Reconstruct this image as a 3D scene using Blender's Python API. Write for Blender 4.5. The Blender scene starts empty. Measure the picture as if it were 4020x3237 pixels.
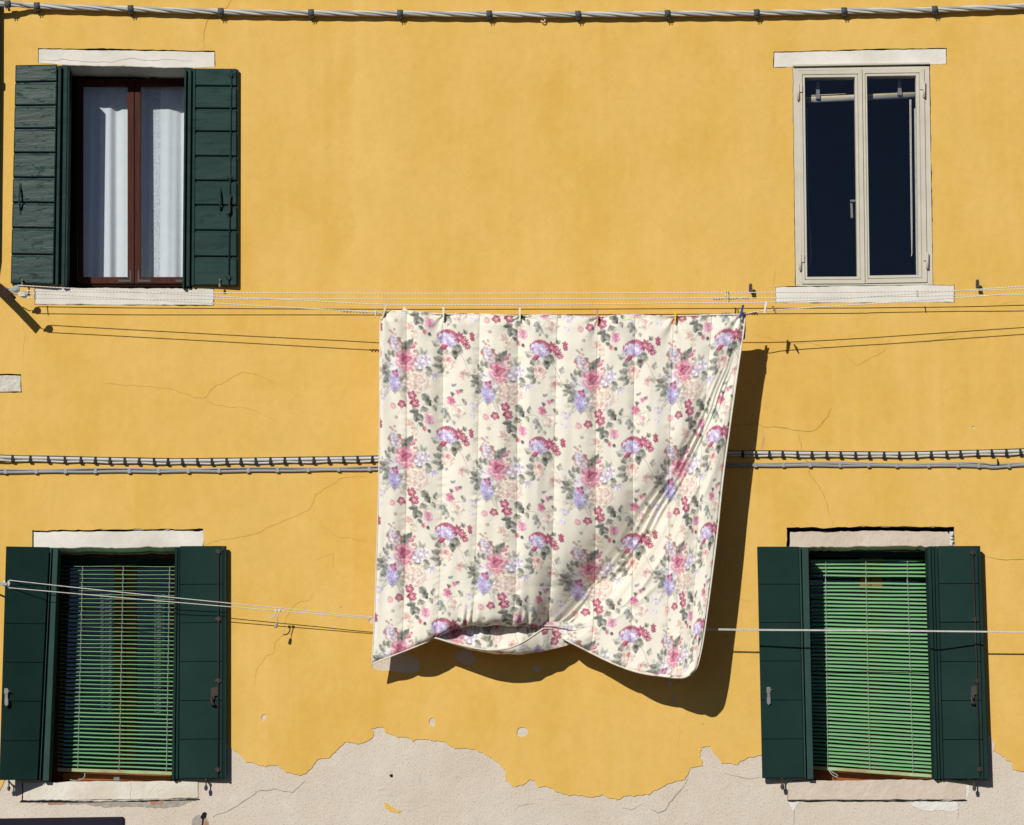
import bpy, bmesh, math, random
import numpy as np
from mathutils import Vector, Matrix
from mathutils.geometry import tessellate_polygon

random.seed(7)
rng = np.random.default_rng(7)
scn = bpy.context.scene
COL = scn.collection
K = 0.0017                      # metres per photo pixel on the wall
F, W, H = 15000.0, 4020.0, 3237.0
TILT, ROLL = math.radians(11.2), math.radians(-0.5)
CAM = Vector((0, -25.0, 0))
ROT = (Matrix.Rotation(math.pi / 2 + TILT, 3, 'X') @ Matrix.Rotation(ROLL, 3, 'Z'))
ROTN = np.array(ROT)
GROUND = -1.6


def P(x, y, d=0.0):
    """point standing d photo-pixels (d*K metres) in front of the wall plane that is seen at x, y"""
    r = ROT @ Vector(((x - W / 2) / F, -(y - H / 2) / F, -1.0))
    t = (-d * K - CAM.y) / r.y
    return CAM + r * t


def PN(x, y, d):
    x, y, d = np.broadcast_arrays(np.asarray(x, float), np.asarray(y, float), np.asarray(d, float))
    v = np.stack([(x - W / 2) / F, -(y - H / 2) / F, -np.ones_like(x)], -1) @ ROTN.T
    t = (-d * K - CAM.y) / v[..., 1]
    return np.array(CAM) + v * t[..., None]


# ------------------------------------------------------------------ materials
def new_mat(name):
    m = bpy.data.materials.new(name)
    m.use_nodes = True
    nt = m.node_tree
    b = nt.nodes['Principled BSDF']
    return m, nt, b


def N(nt, t, **kw):
    n = nt.nodes.new(t)
    for k, v in kw.items():
        setattr(n, k, v)
    return n


def noise(nt, vec, scale, detail=4, rough=.55, stretch=None):
    n = N(nt, 'ShaderNodeTexNoise')
    n.inputs['Scale'].default_value = scale
    n.inputs['Detail'].default_value = detail
    n.inputs['Roughness'].default_value = rough
    if stretch:
        mp = N(nt, 'ShaderNodeMapping')
        mp.inputs['Scale'].default_value = stretch
        nt.links.new(vec, mp.inputs[0])
        vec = mp.outputs[0]
    nt.links.new(vec, n.inputs['Vector'])
    return n.outputs['Fac']


def ramp(nt, fac, stops):
    r = N(nt, 'ShaderNodeValToRGB')
    e = r.color_ramp.elements
    while len(e) < len(stops):
        e.new(0.5)
    for i, (p, c) in enumerate(stops):
        e[i].position = p
        e[i].color = tuple(c) + (1,) if len(c) == 3 else c
    nt.links.new(fac, r.inputs[0])
    return r.outputs[0]


def mixc(nt, fac, a, b, mode='MIX'):
    m = N(nt, 'ShaderNodeMix', data_type='RGBA', blend_type=mode)
    if isinstance(fac, (int, float)):
        m.inputs[0].default_value = fac
    else:
        nt.links.new(fac, m.inputs[0])
    for i, v in ((6, a), (7, b)):
        if isinstance(v, tuple):
            m.inputs[i].default_value = v + (1,)
        else:
            nt.links.new(v, m.inputs[i])
    return m.outputs[2]


def bump(nt, b, fac, strength, dist):
    bp = N(nt, 'ShaderNodeBump')
    bp.inputs['Strength'].default_value = strength
    bp.inputs['Distance'].default_value = dist
    nt.links.new(fac, bp.inputs['Height'])
    prev = b.inputs['Normal'].links
    if prev:
        nt.links.new(prev[0].from_socket, bp.inputs['Normal'])
    nt.links.new(bp.outputs[0], b.inputs['Normal'])


def geo(nt):
    return N(nt, 'ShaderNodeNewGeometry').outputs['Position']


def mat(name, c1, c2=None, scale=8, rough=.6, bs=0, bdist=.004, bscale=60, spec=.1, metal=0, stretch=None, bstretch=None):
    m, nt, b = new_mat(name)
    pos = geo(nt)
    c2 = c2 or tuple(x * .8 for x in c1)
    f = noise(nt, pos, scale, 5, .6, stretch)
    col = ramp(nt, f, [(.32, c1), (.68, c2)])
    nt.links.new(col, b.inputs['Base Color'])
    b.inputs['Roughness'].default_value = rough
    b.inputs['Specular IOR Level'].default_value = spec
    b.inputs['Metallic'].default_value = metal
    if bs:
        bump(nt, b, noise(nt, pos, bscale, 5, .6, bstretch), bs, bdist)
    return m


def wall_paint():
    m, nt, b = new_mat('yellow_limewash')
    pos = geo(nt)
    big = noise(nt, pos, .9, 4, .62)
    mid = noise(nt, pos, 2.6, 6, .62, (1, 1, .55))
    fin = noise(nt, pos, 16, 5, .7)
    a = ramp(nt, big, [(.34, (.625, .385, .085)), (.5, (.64, .405, .097)), (.68, (.655, .425, .115))])
    mm = ramp(nt, mid, [(.42, (0, 0, 0)), (.64, (.7, .7, .7))])
    c = mixc(nt, mm, a, (.705, .455, .135))
    stv = ramp(nt, noise(nt, pos, 3.0, 5, .65, (3.2, 1, .16)), [(.50, (0, 0, 0)), (.72, (.22, .22, .22))])
    c = mixc(nt, stv, c, (.73, .50, .18))
    dk = ramp(nt, noise(nt, pos, 1.7, 6, .7, (1.3, 1, 1)), [(.58, (0, 0, 0)), (.80, (.22, .22, .22))])
    c = mixc(nt, dk, c, (.62, .345, .075))
    sx = N(nt, 'ShaderNodeSeparateXYZ'); nt.links.new(pos, sx.inputs[0])
    def mth(op, a_, b_):
        n = N(nt, 'ShaderNodeMath', operation=op)
        for i, v_ in enumerate((a_, b_)):
            if isinstance(v_, (int, float)):
                n.inputs[i].default_value = v_
            else:
                nt.links.new(v_, n.inputs[i])
        return n.outputs[0]
    wx = mth('ADD', sx.outputs[0], mth('MULTIPLY', mth('SUBTRACT', noise(nt, pos, 2.2, 6, .65), .5), .34))
    band = mth('MULTIPLY', ramp(nt, mth('ADD', mth('MULTIPLY', wx, .5), .9), [(.36, (0, 0, 0)), (.375, (1, 1, 1)), (.43, (.45, .45, .45)), (.62, (0, 0, 0))]),
               ramp(nt, mth('MULTIPLY', sx.outputs[2], .1), [(.55, (0, 0, 0)), (.62, (1, 1, 1))]))
    c = mixc(nt, mth('MULTIPLY', band, .55), c, (.71, .475, .15))
    pat = ramp(nt, noise(nt, pos, 1.15, 7, .72), [(.56, (0, 0, 0)), (.585, (1, 1, 1))])
    c = mixc(nt, mth('MULTIPLY', pat, .22), c, (.70, .46, .14))
    wh = ramp(nt, noise(nt, pos, 34, 3, .6), [(.70, (0, 0, 0)), (.80, (.14, .14, .14))])
    c = mixc(nt, wh, c, (.78, .58, .28))
    sp = ramp(nt, fin, [(.30, (.95, .94, .92)), (.6, (1, 1, 1))])
    c = mixc(nt, 1.0, c, sp, 'MULTIPLY')
    nt.links.new(c, b.inputs['Base Color'])
    b.inputs['Roughness'].default_value = .9
    b.inputs['Specular IOR Level'].default_value = .12
    bump(nt, b, noise(nt, pos, 5, 3, .5), .3, .02)
    bump(nt, b, noise(nt, pos, 70, 4, .65), .3, .0035)
    return m


def plaster():
    m, nt, b = new_mat('bare_plaster')
    pos = geo(nt)
    a = ramp(nt, noise(nt, pos, 1.6, 5, .6), [(.35, (.555, .485, .41)), (.65, (.615, .55, .475))])
    g = ramp(nt, noise(nt, pos, 85, 3, .7), [(.33, (.70, .67, .62)), (.45, (1, 1, 1)), (.62, (1, 1, 1)), (.72, (1.12, 1.12, 1.1))])
    c = mixc(nt, 1.0, a, g, 'MULTIPLY')
    w = ramp(nt, noise(nt, pos, 3.2, 6, .75), [(.58, (0, 0, 0)), (.72, (.5, .5, .5))])
    c = mixc(nt, w, c, (.68, .63, .57))
    nt.links.new(c, b.inputs['Base Color'])
    b.inputs['Roughness'].default_value = .95
    b.inputs['Specular IOR Level'].default_value = .1
    bump(nt, b, noise(nt, pos, 9, 4, .6), .4, .02)
    bump(nt, b, noise(nt, pos, 75, 3, .7), .7, .006)
    return m


def glass_mat(name, r0=.04, tint=(1, 1, 1)):
    m, nt, b = new_mat(name)
    nt.nodes.remove(b)
    out = nt.nodes['Material Output']
    tr = N(nt, 'ShaderNodeBsdfTransparent')
    tr.inputs[0].default_value = tint + (1,)
    gl = N(nt, 'ShaderNodeBsdfGlossy')
    gl.inputs['Roughness'].default_value = .015
    lw = N(nt, 'ShaderNodeLayerWeight')
    lw.inputs['Blend'].default_value = .5
    pw = N(nt, 'ShaderNodeMath', operation='POWER'); pw.inputs[1].default_value = 5
    nt.links.new(lw.outputs['Facing'], pw.inputs[0])
    fr = N(nt, 'ShaderNodeMapRange')
    fr.inputs['To Min'].default_value = r0
    nt.links.new(pw.outputs[0], fr.inputs[0])
    bp = N(nt, 'ShaderNodeBump')
    bp.inputs['Strength'].default_value = .05
    bp.inputs['Distance'].default_value = .02
    nt.links.new(noise(nt, geo(nt), 2.5, 2), bp.inputs['Height'])
    nt.links.new(bp.outputs[0], gl.inputs['Normal'])
    mx = N(nt, 'ShaderNodeMixShader')
    nt.links.new(fr.outputs[0], mx.inputs[0])
    nt.links.new(tr.outputs[0], mx.inputs[1])
    nt.links.new(gl.outputs[0], mx.inputs[2])
    nt.links.new(mx.outputs[0], out.inputs[0])
    return m


def quilt_mat():
    m, nt, b = new_mat('floral_cotton')
    at = N(nt, 'ShaderNodeAttribute', attribute_name='print')
    pos = geo(nt)
    w = ramp(nt, noise(nt, pos, 260, 2, .5), [(.3, (.95, .95, .95)), (.7, (1, 1, 1))])
    c = mixc(nt, 1.0, at.outputs['Color'], w, 'MULTIPLY')
    nt.links.new(c, b.inputs['Base Color'])
    b.inputs['Roughness'].default_value = .75
    b.inputs['Specular IOR Level'].default_value = .18
    b.inputs['Sheen Weight'].default_value = .08
    bump(nt, b, noise(nt, pos, 30, 4, .6, (1, 1, .35)), .22, .008)
    return m


def rope_mat():
    m, nt, b = new_mat('flecked_rope')
    pos = geo(nt)
    wv = N(nt, 'ShaderNodeTexWave', wave_type='BANDS', bands_direction='X')
    wv.inputs['Scale'].default_value = 14
    wv.inputs['Distortion'].default_value = .6
    nt.links.new(pos, wv.inputs[0])
    c = ramp(nt, wv.outputs['Fac'], [(.05, (.34, .34, .36)), (.13, (.72, .70, .65))])
    nt.links.new(c, b.inputs['Base Color'])
    b.inputs['Roughness'].default_value = .8
    return m


def old_green(name='old_glossy_green_paint', rough=.30, spec=.06):
    m, nt, b = new_mat(name)
    pos = geo(nt)
    f = noise(nt, pos, 6, 5, .6, (1, 1, 4))
    c = ramp(nt, f, [(.35, (.0125, .034, .031)), (.68, (.019, .047, .043))])
    ch = ramp(nt, noise(nt, pos, 22, 6, .7, (1, 1, 3.2)), [(.74, (0, 0, 0)), (.77, (.8, .8, .8))])
    c = mixc(nt, ch, c, (.03, .03, .026))
    nt.links.new(c, b.inputs['Base Color'])
    b.inputs['Roughness'].default_value = rough
    b.inputs['Specular IOR Level'].default_value = spec
    bump(nt, b, noise(nt, pos, 9, 4, .6, (.35, 1, 2.2)), .14, .012)
    bump(nt, b, noise(nt, pos, 38, 4, .6, (.5, 1, 1.8)), .10, .003)
    gl = ramp(nt, noise(nt, pos, 16, 5, .7, (.5, 1, 2)), [(.57, (0, 0, 0)), (.64, (1, 1, 1))])
    bump(nt, b, gl, .45, .0022)
    return m


M = dict(
    paint=wall_paint(), plaster=plaster(), quilt=quilt_mat(), rope=rope_mat(), oldgreen=old_green(), olddull=old_green('old_dull_green_paint', .5, .05),
    crack=mat('crack_shadow', (.48, .29, .07), (.34, .20, .05), 20, .95),
    faintcrack=mat('faint_crack', (.58, .35, .085), (.48, .285, .07), 14, .95),
    pcrack=mat('plaster_crack', (.40, .34, .285), (.28, .235, .195), 20, .95),
    cracklight=mat('crack_bare', (.60, .50, .38), (.40, .30, .20), 20, .95),
    soffit=mat('stone_white', (.64, .63, .58), (.55, .53, .47), 6, .85, .4, .006, 40, .15),
    stone=mat('painted_white_stone', (.71, .70, .66), (.56, .54, .48), 3.5, .8, .5, .006, 30, .15),
    stained=mat('stained_white_stone', (.70, .68, .62), (.56, .49, .40), 3.2, .85, .8, .008, 30, .12),
    oldstone=mat('weathered_beige_stone', (.60, .52, .44), (.50, .425, .35), 5, .9, .8, .012, 22, .12),
    roughstone=mat('rough_white_stone', (.66, .64, .58), (.45, .43, .38), 45, .9, .9, .01, 60, .12),
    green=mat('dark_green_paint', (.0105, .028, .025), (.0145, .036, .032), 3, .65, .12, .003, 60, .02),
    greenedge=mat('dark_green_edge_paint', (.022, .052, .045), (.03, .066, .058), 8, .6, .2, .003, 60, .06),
    woodbrown=mat('dark_red_brown_wood', (.068, .021, .012), (.042, .013, .008), 10, .5, .3, .003, 40, .06, stretch=(6, 1, .6)),
    wooddark=mat('mid_brown_wood', (.13, .045, .016), (.09, .03, .011), 10, .55, .2, .003, 40, .05, stretch=(.6, 1, 6)),
    woodorange=mat('orange_brown_wood', (.30, .10, .03), (.22, .07, .022), 10, .55, .2, .003, 40, .06, stretch=(.6, 1, 6)),
    alu=mat('beige_window_paint', (.56, .53, .45), (.49, .46, .385), 6, .5, .12, .002, 50, .12),
    alushade=mat('beige_grey_window_strip', (.42, .40, .34), (.37, .35, .30), 6, .5, .1, .002, 50, .3),
    glass=glass_mat('window_glass', .055),
    skytintglass=glass_mat('sky_reflection_tinted_glass', .075, (.94, .965, .99)),  # blue sky reflection and shade put into the pane tint
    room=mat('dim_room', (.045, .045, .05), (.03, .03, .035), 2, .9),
    curtain=mat('white_curtain', (.82, .82, .80), (.76, .77, .76), 14, .9, .15, .003, 200, .1),
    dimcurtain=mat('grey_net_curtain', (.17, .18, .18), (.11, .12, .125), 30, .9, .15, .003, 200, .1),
    lace=mat('lace_curtain', (.80, .80, .78), (.42, .44, .46), 90, .9, .4, .003, 120, .1),
    slat=mat('pale_green_slat', (.225, .475, .235), (.185, .415, .20), 9, .5, 0, spec=.12, stretch=(.4, 1, 3)),
    rail=mat('worn_green_rail', (.33, .52, .28), (.30, .22, .12), 14, .6, .4, .004, 40, stretch=(.5, 1, 1)),
    cord=mat('pale_cord', (.44, .47, .43), (.33, .36, .34), 30, .8),
    iron=mat('dark_iron', (.028, .024, .022), (.045, .034, .028), 20, .55, .4, .003, 80, .4),
    rust=mat('rust_brown_iron', (.034, .020, .017), (.022, .016, .015), 20, .6, .3, .003, 80, .3),
    steel=mat('worn_steel', (.20, .20, .20), (.13, .13, .13), 20, .5, .2, .002, 80, .3, .2),
    cable=mat('grey_cable', (.36, .38, .38), (.30, .31, .32), 4, .55, .1, .002, 60, .3),
    cablelt=mat('light_grey_conduit', (.58, .57, .54), (.50, .49, .46), 4, .55, .1, .002, 60, .3),
    conduit=mat('mid_grey_conduit', (.31, .32, .33), (.26, .27, .28), 4, .5, .1, .002, 60, .3),
    clip=mat('dark_grey_clip', (.085, .095, .10), (.06, .07, .075), 20, .6),
    black=mat('black_clip', (.018, .018, .02), (.03, .03, .032), 20, .6),
    pgrey=mat('grey_pulley_plastic', (.34, .38, .39), (.27, .31, .32), 20, .45),
    pwhite=mat('white_pulley_plastic', (.62, .61, .56), (.5, .5, .46), 20, .5),
    white=mat('white_cord', (.66, .65, .61), (.50, .49, .46), 60, .8),
    cream=mat('cream_peg', (.66, .57, .38), (.55, .46, .30), 30, .6),
    pegwhite=mat('white_peg', (.74, .73, .70), (.62, .62, .60), 30, .5),
    pegpink=mat('faded_orange_peg', (.60, .30, .17), (.50, .25, .15), 30, .6),
    pegyellow=mat('yellow_peg', (.80, .52, .02), (.72, .44, .02), 30, .5),
    pegblue=mat('blue_peg', (.015, .055, .30), (.012, .045, .24), 30, .45),
    pegbrown=mat('brown_peg', (.36, .20, .09), (.30, .16, .07), 30, .6),
    piping=mat('cream_piping', (.72, .68, .58), (.64, .60, .50), 30, .8),
    navy=mat('navy_canvas', (.0125, .0105, .022), (.010, .0085, .018), 6, .8, .2, .002, 80, .2),
    pipe=mat('dark_brown_pipe', (.03, .02, .014), (.022, .015, .011), 6, .6),
    brick=mat('broken_brick', (.42, .18, .10), (.34, .26, .20), 25, .95, .8, .01, 40),
    mortar=mat('grey_mortar', (.40, .37, .32), (.30, .27, .23), 18, .95, 1, .012, 30),
    whitefill=mat('white_filler', (.72, .71, .68), (.60, .59, .56), 12, .9, .9, .012, 25),
    reveal=mat('painted_shade_reveal', (.09, .08, .07), (.06, .055, .05), 6, .95),  # shade of the window recesses put into a darker plaster colour
    frameshade=mat('shade_darkened_wood', (.020, .009, .006), (.013, .006, .004), 10, .6, .2, .003, 40, .03),  # lintel shade put into a darker copy of the frame wood
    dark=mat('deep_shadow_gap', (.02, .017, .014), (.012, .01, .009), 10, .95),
    paving=mat('dark_stone_paving', (.07, .066, .062), (.045, .043, .042), 1.5, .8, .4, .02, 6),
)


# ------------------------------------------------------------------ mesh builder
ORG = {}


class MB:
    def __init__(s):
        s.v, s.f, s.m, s.sm = [], [], [], []

    def face(s, idx, mi=0, smooth=False):
        s.f.append(tuple(idx)); s.m.append(mi); s.sm.append(smooth)

    def add(s, pts):
        i = len(s.v)
        s.v += [Vector(p) for p in pts]
        return list(range(i, i + len(pts)))

    def prism(s, pts, d0, d1, mi=0, back_mi=None):
        """outline in photo pixels at depth d0, extruded straight back to depth d1"""
        n = len(pts)
        d0 = d0 if hasattr(d0, '__len__') else [d0] * n
        d1 = d1 if hasattr(d1, '__len__') else [d1] * n
        fr = [P(x, y, d) for (x, y), d in zip(pts, d0)]
        bk = [Vector((p.x, -d * K, p.z)) for p, d in zip(fr, d1)]
        a, b = s.add(fr), s.add(bk)
        s.face(a, mi)
        s.face(b[::-1], mi)
        for i in range(n):
            j = (i + 1) % n
            s.face((a[j], a[i], b[i], b[j]), mi)

    def rect(s, x0, y0, x1, y1, d0, d1, mi=0):
        s.prism([(x0, y0), (x1, y0), (x1, y1), (x0, y1)], d0, d1, mi)

    def poly(s, pts, d, mi=0):
        vs = [P(x, y, d) for x, y in pts]
        idx = s.add(vs)
        for t in tessellate_polygon([vs]):
            s.face([idx[k] for k in t], mi)

    def tube(s, path, r, seg=8, mi=0, cap=True):
        n = len(path)
        path = [Vector(p) for p in path]
        rr = r if hasattr(r, '__len__') else [r] * n
        t0 = (path[1] - path[0]).normalized()
        ref = Vector((0, 0, 1)) if abs(t0.z) < .9 else Vector((0, 1, 0))
        nrm = (ref - t0 * ref.dot(t0)).normalized()
        rings = []
        for i, p in enumerate(path):
            t = (path[min(i + 1, n - 1)] - path[max(i - 1, 0)]).normalized()
            nrm = (nrm - t * nrm.dot(t)).normalized()
            b = t.cross(nrm)
            rings.append(s.add([p + (nrm * math.cos(a) + b * math.sin(a)) * rr[i]
                                for a in [2 * math.pi * k / seg for k in range(seg)]]))
        for a, b in zip(rings, rings[1:]):
            for k in range(seg):
                l = (k + 1) % seg
                s.face((a[k], a[l], b[l], b[k]), mi, True)
        if cap:
            s.face(rings[0][::-1], mi); s.face(rings[-1], mi)

    def lathe(s, c, axis, prof, seg=16, mi=0):
        axis = Vector(axis).normalized()
        ref = Vector((1, 0, 0)) if abs(axis.x) < .9 else Vector((0, 0, 1))
        u = (ref - axis * ref.dot(axis)).normalized(); w = axis.cross(u)
        rings = [s.add([Vector(c) + axis * h + (u * math.cos(a) + w * math.sin(a)) * max(r, 1e-5)
                        for a in [2 * math.pi * k / seg for k in range(seg)]]) for h, r in prof]
        for a, b in zip(rings, rings[1:]):
            for k in range(seg):
                l = (k + 1) % seg
                s.face((a[k], a[l], b[l], b[k]), mi, True)
        s.face(rings[0][::-1], mi); s.face(rings[-1], mi)

    def grid(s, pts, mi=0, smooth=True):
        nv, nu = len(pts), len(pts[0])
        ids = [s.add(r) for r in pts]
        for j in range(nv - 1):
            for i in range(nu - 1):
                s.face((ids[j][i], ids[j][i + 1], ids[j + 1][i + 1], ids[j + 1][i]), mi, smooth)

    def build(s, name, mats, parent=None, origin=None, bevel=0):
        org = ORG[parent] if parent is not None else Vector(origin if origin is not None else sum(s.v, Vector()) / len(s.v))
        me = bpy.data.meshes.new(name)
        me.from_pydata([v - org for v in s.v], [], s.f)
        for m_ in (mats if isinstance(mats, (list, tuple)) else [mats]):
            me.materials.append(M[m_] if isinstance(m_, str) else m_)
        me.polygons.foreach_set('material_index', s.m)
        me.polygons.foreach_set('use_smooth', s.sm)
        bm = bmesh.new(); bm.from_mesh(me)
        bmesh.ops.recalc_face_normals(bm, faces=bm.faces)
        if bevel:
            bmesh.ops.bevel(bm, geom=[e for e in bm.edges if len(e.link_faces) == 2 and e.calc_face_angle(0) > .6],
                            offset=bevel, segments=2, affect='EDGES', clamp_overlap=True)
        bm.to_mesh(me); bm.free()
        o = bpy.data.objects.new(name, me)
        COL.objects.link(o)
        if parent is not None:
            o.parent = parent
        else:
            o.location = org
        ORG[o] = org
        return o


def tag(o, label=None, cat=None, group=None, kind=None):
    for k, v in (('label', label), ('category', cat), ('group', group), ('kind', kind)):
        if v:
            o[k] = v
    return o


def thing(name, loc, label, cat, group=None):
    o = bpy.data.objects.new(name, None)
    o.empty_display_size = .1
    COL.objects.link(o)
    o.location = loc
    ORG[o] = Vector(loc)
    return tag(o, label, cat, group)


def spline(pts, step=20.0):
    """Catmull-Rom through tuples, sampled densely"""
    pts = [np.array(p, float) for p in pts]
    pts = [2 * pts[0] - pts[1]] + pts + [2 * pts[-1] - pts[-2]]
    out = []
    for i in range(1, len(pts) - 2):
        a, b, c, d = pts[i - 1:i + 3]
        n = max(2, int(np.linalg.norm((c - b)[:2]) / step))
        for k in range(n):
            t = k / n
            out.append(.5 * (2 * b + (c - a) * t + (2 * a - 5 * b + 4 * c - d) * t * t + (3 * b - a - 3 * c + d) * t ** 3))
    out.append(pts[-2])
    return out


def pts3(pts, step=20.0):
    return [P(*p) for p in spline(pts, step)]


def jag(pts, amp, step=12, closed=False, seed=1):
    r = random.Random(seed)
    out = []
    n = len(pts)
    for i in range(n if closed else n - 1):
        (x0, y0), (x1, y1) = pts[i], pts[(i + 1) % n]
        L = math.hypot(x1 - x0, y1 - y0)
        k = max(1, int(L / step))
        nx, ny = -(y1 - y0) / max(L, 1e-6), (x1 - x0) / max(L, 1e-6)
        o = 0
        for j in range(k):
            t = j / k
            o = .6 * o + r.gauss(0, amp) if j else 0
            out.append((x0 + (x1 - x0) * t + nx * o, y0 + (y1 - y0) * t + ny * o))
    if not closed:
        out.append(pts[-1])
    return out


# ------------------------------------------------------------------ house
house = thing('house', P(2010, 1618, 0) * 1.0, 'yellow painted house front with four windows and bare plaster along its foot', 'house')
hole_UL = [(149, 188), (420, 190), (620, 196), (844, 199), (845, 262), (758, 264), (757, 1130), (840, 1131), (840, 1199), (136, 1195), (136, 1128), (243, 1128), (243, 252), (149, 246)]
hole_UR = [(3037, 202), (3300, 195), (3500, 190), (3717, 188), (3717, 251), (3651, 254), (3664, 1117), (3748, 1116), (3748, 1187), (3044, 1189), (3044, 1126), (3122, 1122), (3111, 262), (3035, 265)]
hole_LL = [(126, 2080), (798, 2075), (800, 2148), (704, 2149), (696, 3062), (780, 3064), (780, 3133), (500, 3138), (86, 3144), (87, 3068), (170, 3066), (212, 2150), (126, 2150)]
hole_LR = [(3088, 2070), (3420, 2066), (3746, 2067), (3749, 2142), (3672, 2143), (3690, 3059), (3794, 3060), (3794, 3140), (3400, 3141), (3092, 3142), (3092, 3062), (3166, 3060), (3146, 2146), (3087, 2146)]
stoneL = [(-120, 1464), (83, 1468), (86, 1540), (-120, 1542)]
holes = [jag(hole_UL, .9, 14, True, 3), jag(hole_UR, .8, 14, True, 4), jag(hole_LL, 1.0, 14, True, 5), jag(hole_LR, 1.1, 14, True, 6), jag(stoneL, .7, 14, True, 8)]
ZB, ZT, XE = GROUND, 10.2, 5.2


def holed(mb, outer, inner, d, mi, back=None, rim_mi=None):
    """flat sheet at depth d with holes; hole rims run back to depth `back`"""
    ov = [Vector((x, -d * K, z)) for x, z in outer]
    loops = [ov] + [[P(x, y, d) for x, y in h] for h in inner]
    flat = [p for l in loops for p in l]
    ids = mb.add(flat)
    for t in tessellate_polygon(loops):
        mb.face([ids[k] for k in t], mi)
    k = len(ov)
    for l in loops[1:]:
        a = ids[k:k + len(l)]
        k += len(l)
        if back is not None:
            b = mb.add([Vector((p.x, -back * K, p.z)) for p in l])
            for i in range(len(l)):
                j = (i + 1) % len(l)
                mb.face((a[i], a[j], b[j], b[i]), mi if rim_mi is None else rim_mi)


wall = MB()
holed(wall, [(-XE, ZB), (XE, ZB), (XE, ZT), (-XE, ZT)], holes, 0, 0, -190, 6)


def crack(mb, pts, w, mi, d, seed):
    line = jag(pts, 2.2, 16, False, seed)
    n = len(line)
    L, R = [], []
    r = random.Random(seed)
    for i, (x, y) in enumerate(line):
        x0, y0 = line[max(0, i - 1)]; x1, y1 = line[min(n - 1, i + 1)]
        l = math.hypot(x1 - x0, y1 - y0) or 1
        ww = w * (.35 + .65 * r.random()) * min(1, .25 + min(i, n - 1 - i) / 4)
        L.append(P(x - (y1 - y0) / l * ww / 2, y + (x1 - x0) / l * ww / 2, d))
        R.append(P(x + (y1 - y0) / l * ww / 2, y - (x1 - x0) / l * ww / 2, d))
    a, b = mb.add(L), mb.add(R)
    for i in range(n - 1):
        mb.face((a[i], a[i + 1], b[i + 1], b[i]), mi)


# cracks and chips in the bare plaster
for i, (pts, w) in enumerate([
    ([(835, 3208), (900, 3180), (955, 3145), (1010, 3105), (1080, 3095), (1150, 3110), (1200, 3062)], 4.0),
    ([(2702, 3052), (2680, 3092), (2640, 3140), (2610, 3180), (2585, 3190), (2550, 3172)], 5.0),
    ([(2585, 3190), (2592, 3236)], 3.0),
    ([(2840, 3030), (2890, 3045), (2950, 3057), (2990, 3050)], 3.2),
    ([(2440, 3172), (2480, 3178), (2512, 3160), (2535, 3150)], 2.5),
    ([(1645, 3075), (1650, 3040), (1665, 3015)], 2.2),
    ([(1480, 3105), (1510, 3095), (1520, 3110)], 2.8),
    ([(2015, 3190), (2040, 3160), (2110, 3152)], 2.0),
    ([(3105, 3145), (3118, 3180), (3116, 3237)], 3.5),
    ([(3760, 3150), (3765, 3185), (3758, 3215)], 5.0),
]):
    crack(wall, pts, w, 1, 1.2, 40 + i)
wall.poly(jag([(3555, 3147), (3640, 3143), (3755, 3146), (3762, 3178), (3740, 3186), (3690, 3180), (3640, 3182), (3595, 3168)], 2, 9, True, 11), 1.6, 2)
wall.poly(jag([(3788, 3070), (3806, 3085), (3800, 3130), (3796, 3150), (3780, 3148)], 2, 9, True, 12), 1.4, 2)
wall.poly(jag([(3095, 3148), (3140, 3148), (3120, 3175), (3112, 3185)], 2, 9, True, 13), 1.4, 2)
wall.poly(jag([(100, 3147), (400, 3146), (600, 3144), (775, 3138), (700, 3166), (610, 3172), (520, 3166), (430, 3168), (340, 3156), (230, 3158), (170, 3152)], 2.2, 9, True, 14), 1.4, 3)
wall.poly(jag([(590, 3146), (640, 3144), (642, 3156), (592, 3158)], 1.5, 8, True, 15), 2.2, 4)
wall.poly(jag([(185, 3152), (250, 3149), (260, 3156), (190, 3158)], 1.2, 8, True, 16), 2.2, 4)
wall.poly(jag([(765, 3205), (790, 3200), (812, 3212), (822, 3237), (818, 3262), (760, 3262), (752, 3225)], 2.5, 9, True, 17), 1.4, 3)
wall.poly(jag([(800, 3218), (818, 3222), (822, 3262), (796, 3262)], 2, 8, True, 18), 2.2, 4)
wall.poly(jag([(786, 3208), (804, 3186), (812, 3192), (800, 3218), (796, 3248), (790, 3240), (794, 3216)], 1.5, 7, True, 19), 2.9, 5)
wall.poly(jag([(1528, 3040), (1540, 3036), (1542, 3050), (1532, 3050)], 1, 6, True, 20), 2, 5)
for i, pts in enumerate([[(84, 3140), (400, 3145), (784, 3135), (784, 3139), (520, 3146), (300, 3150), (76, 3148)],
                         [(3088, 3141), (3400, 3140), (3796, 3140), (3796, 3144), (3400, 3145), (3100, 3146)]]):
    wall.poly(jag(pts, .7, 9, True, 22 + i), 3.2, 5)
wall.build('wall', ['plaster', 'pcrack', 'whitefill', 'mortar', 'brick', 'dark', 'reveal'], house)

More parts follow.
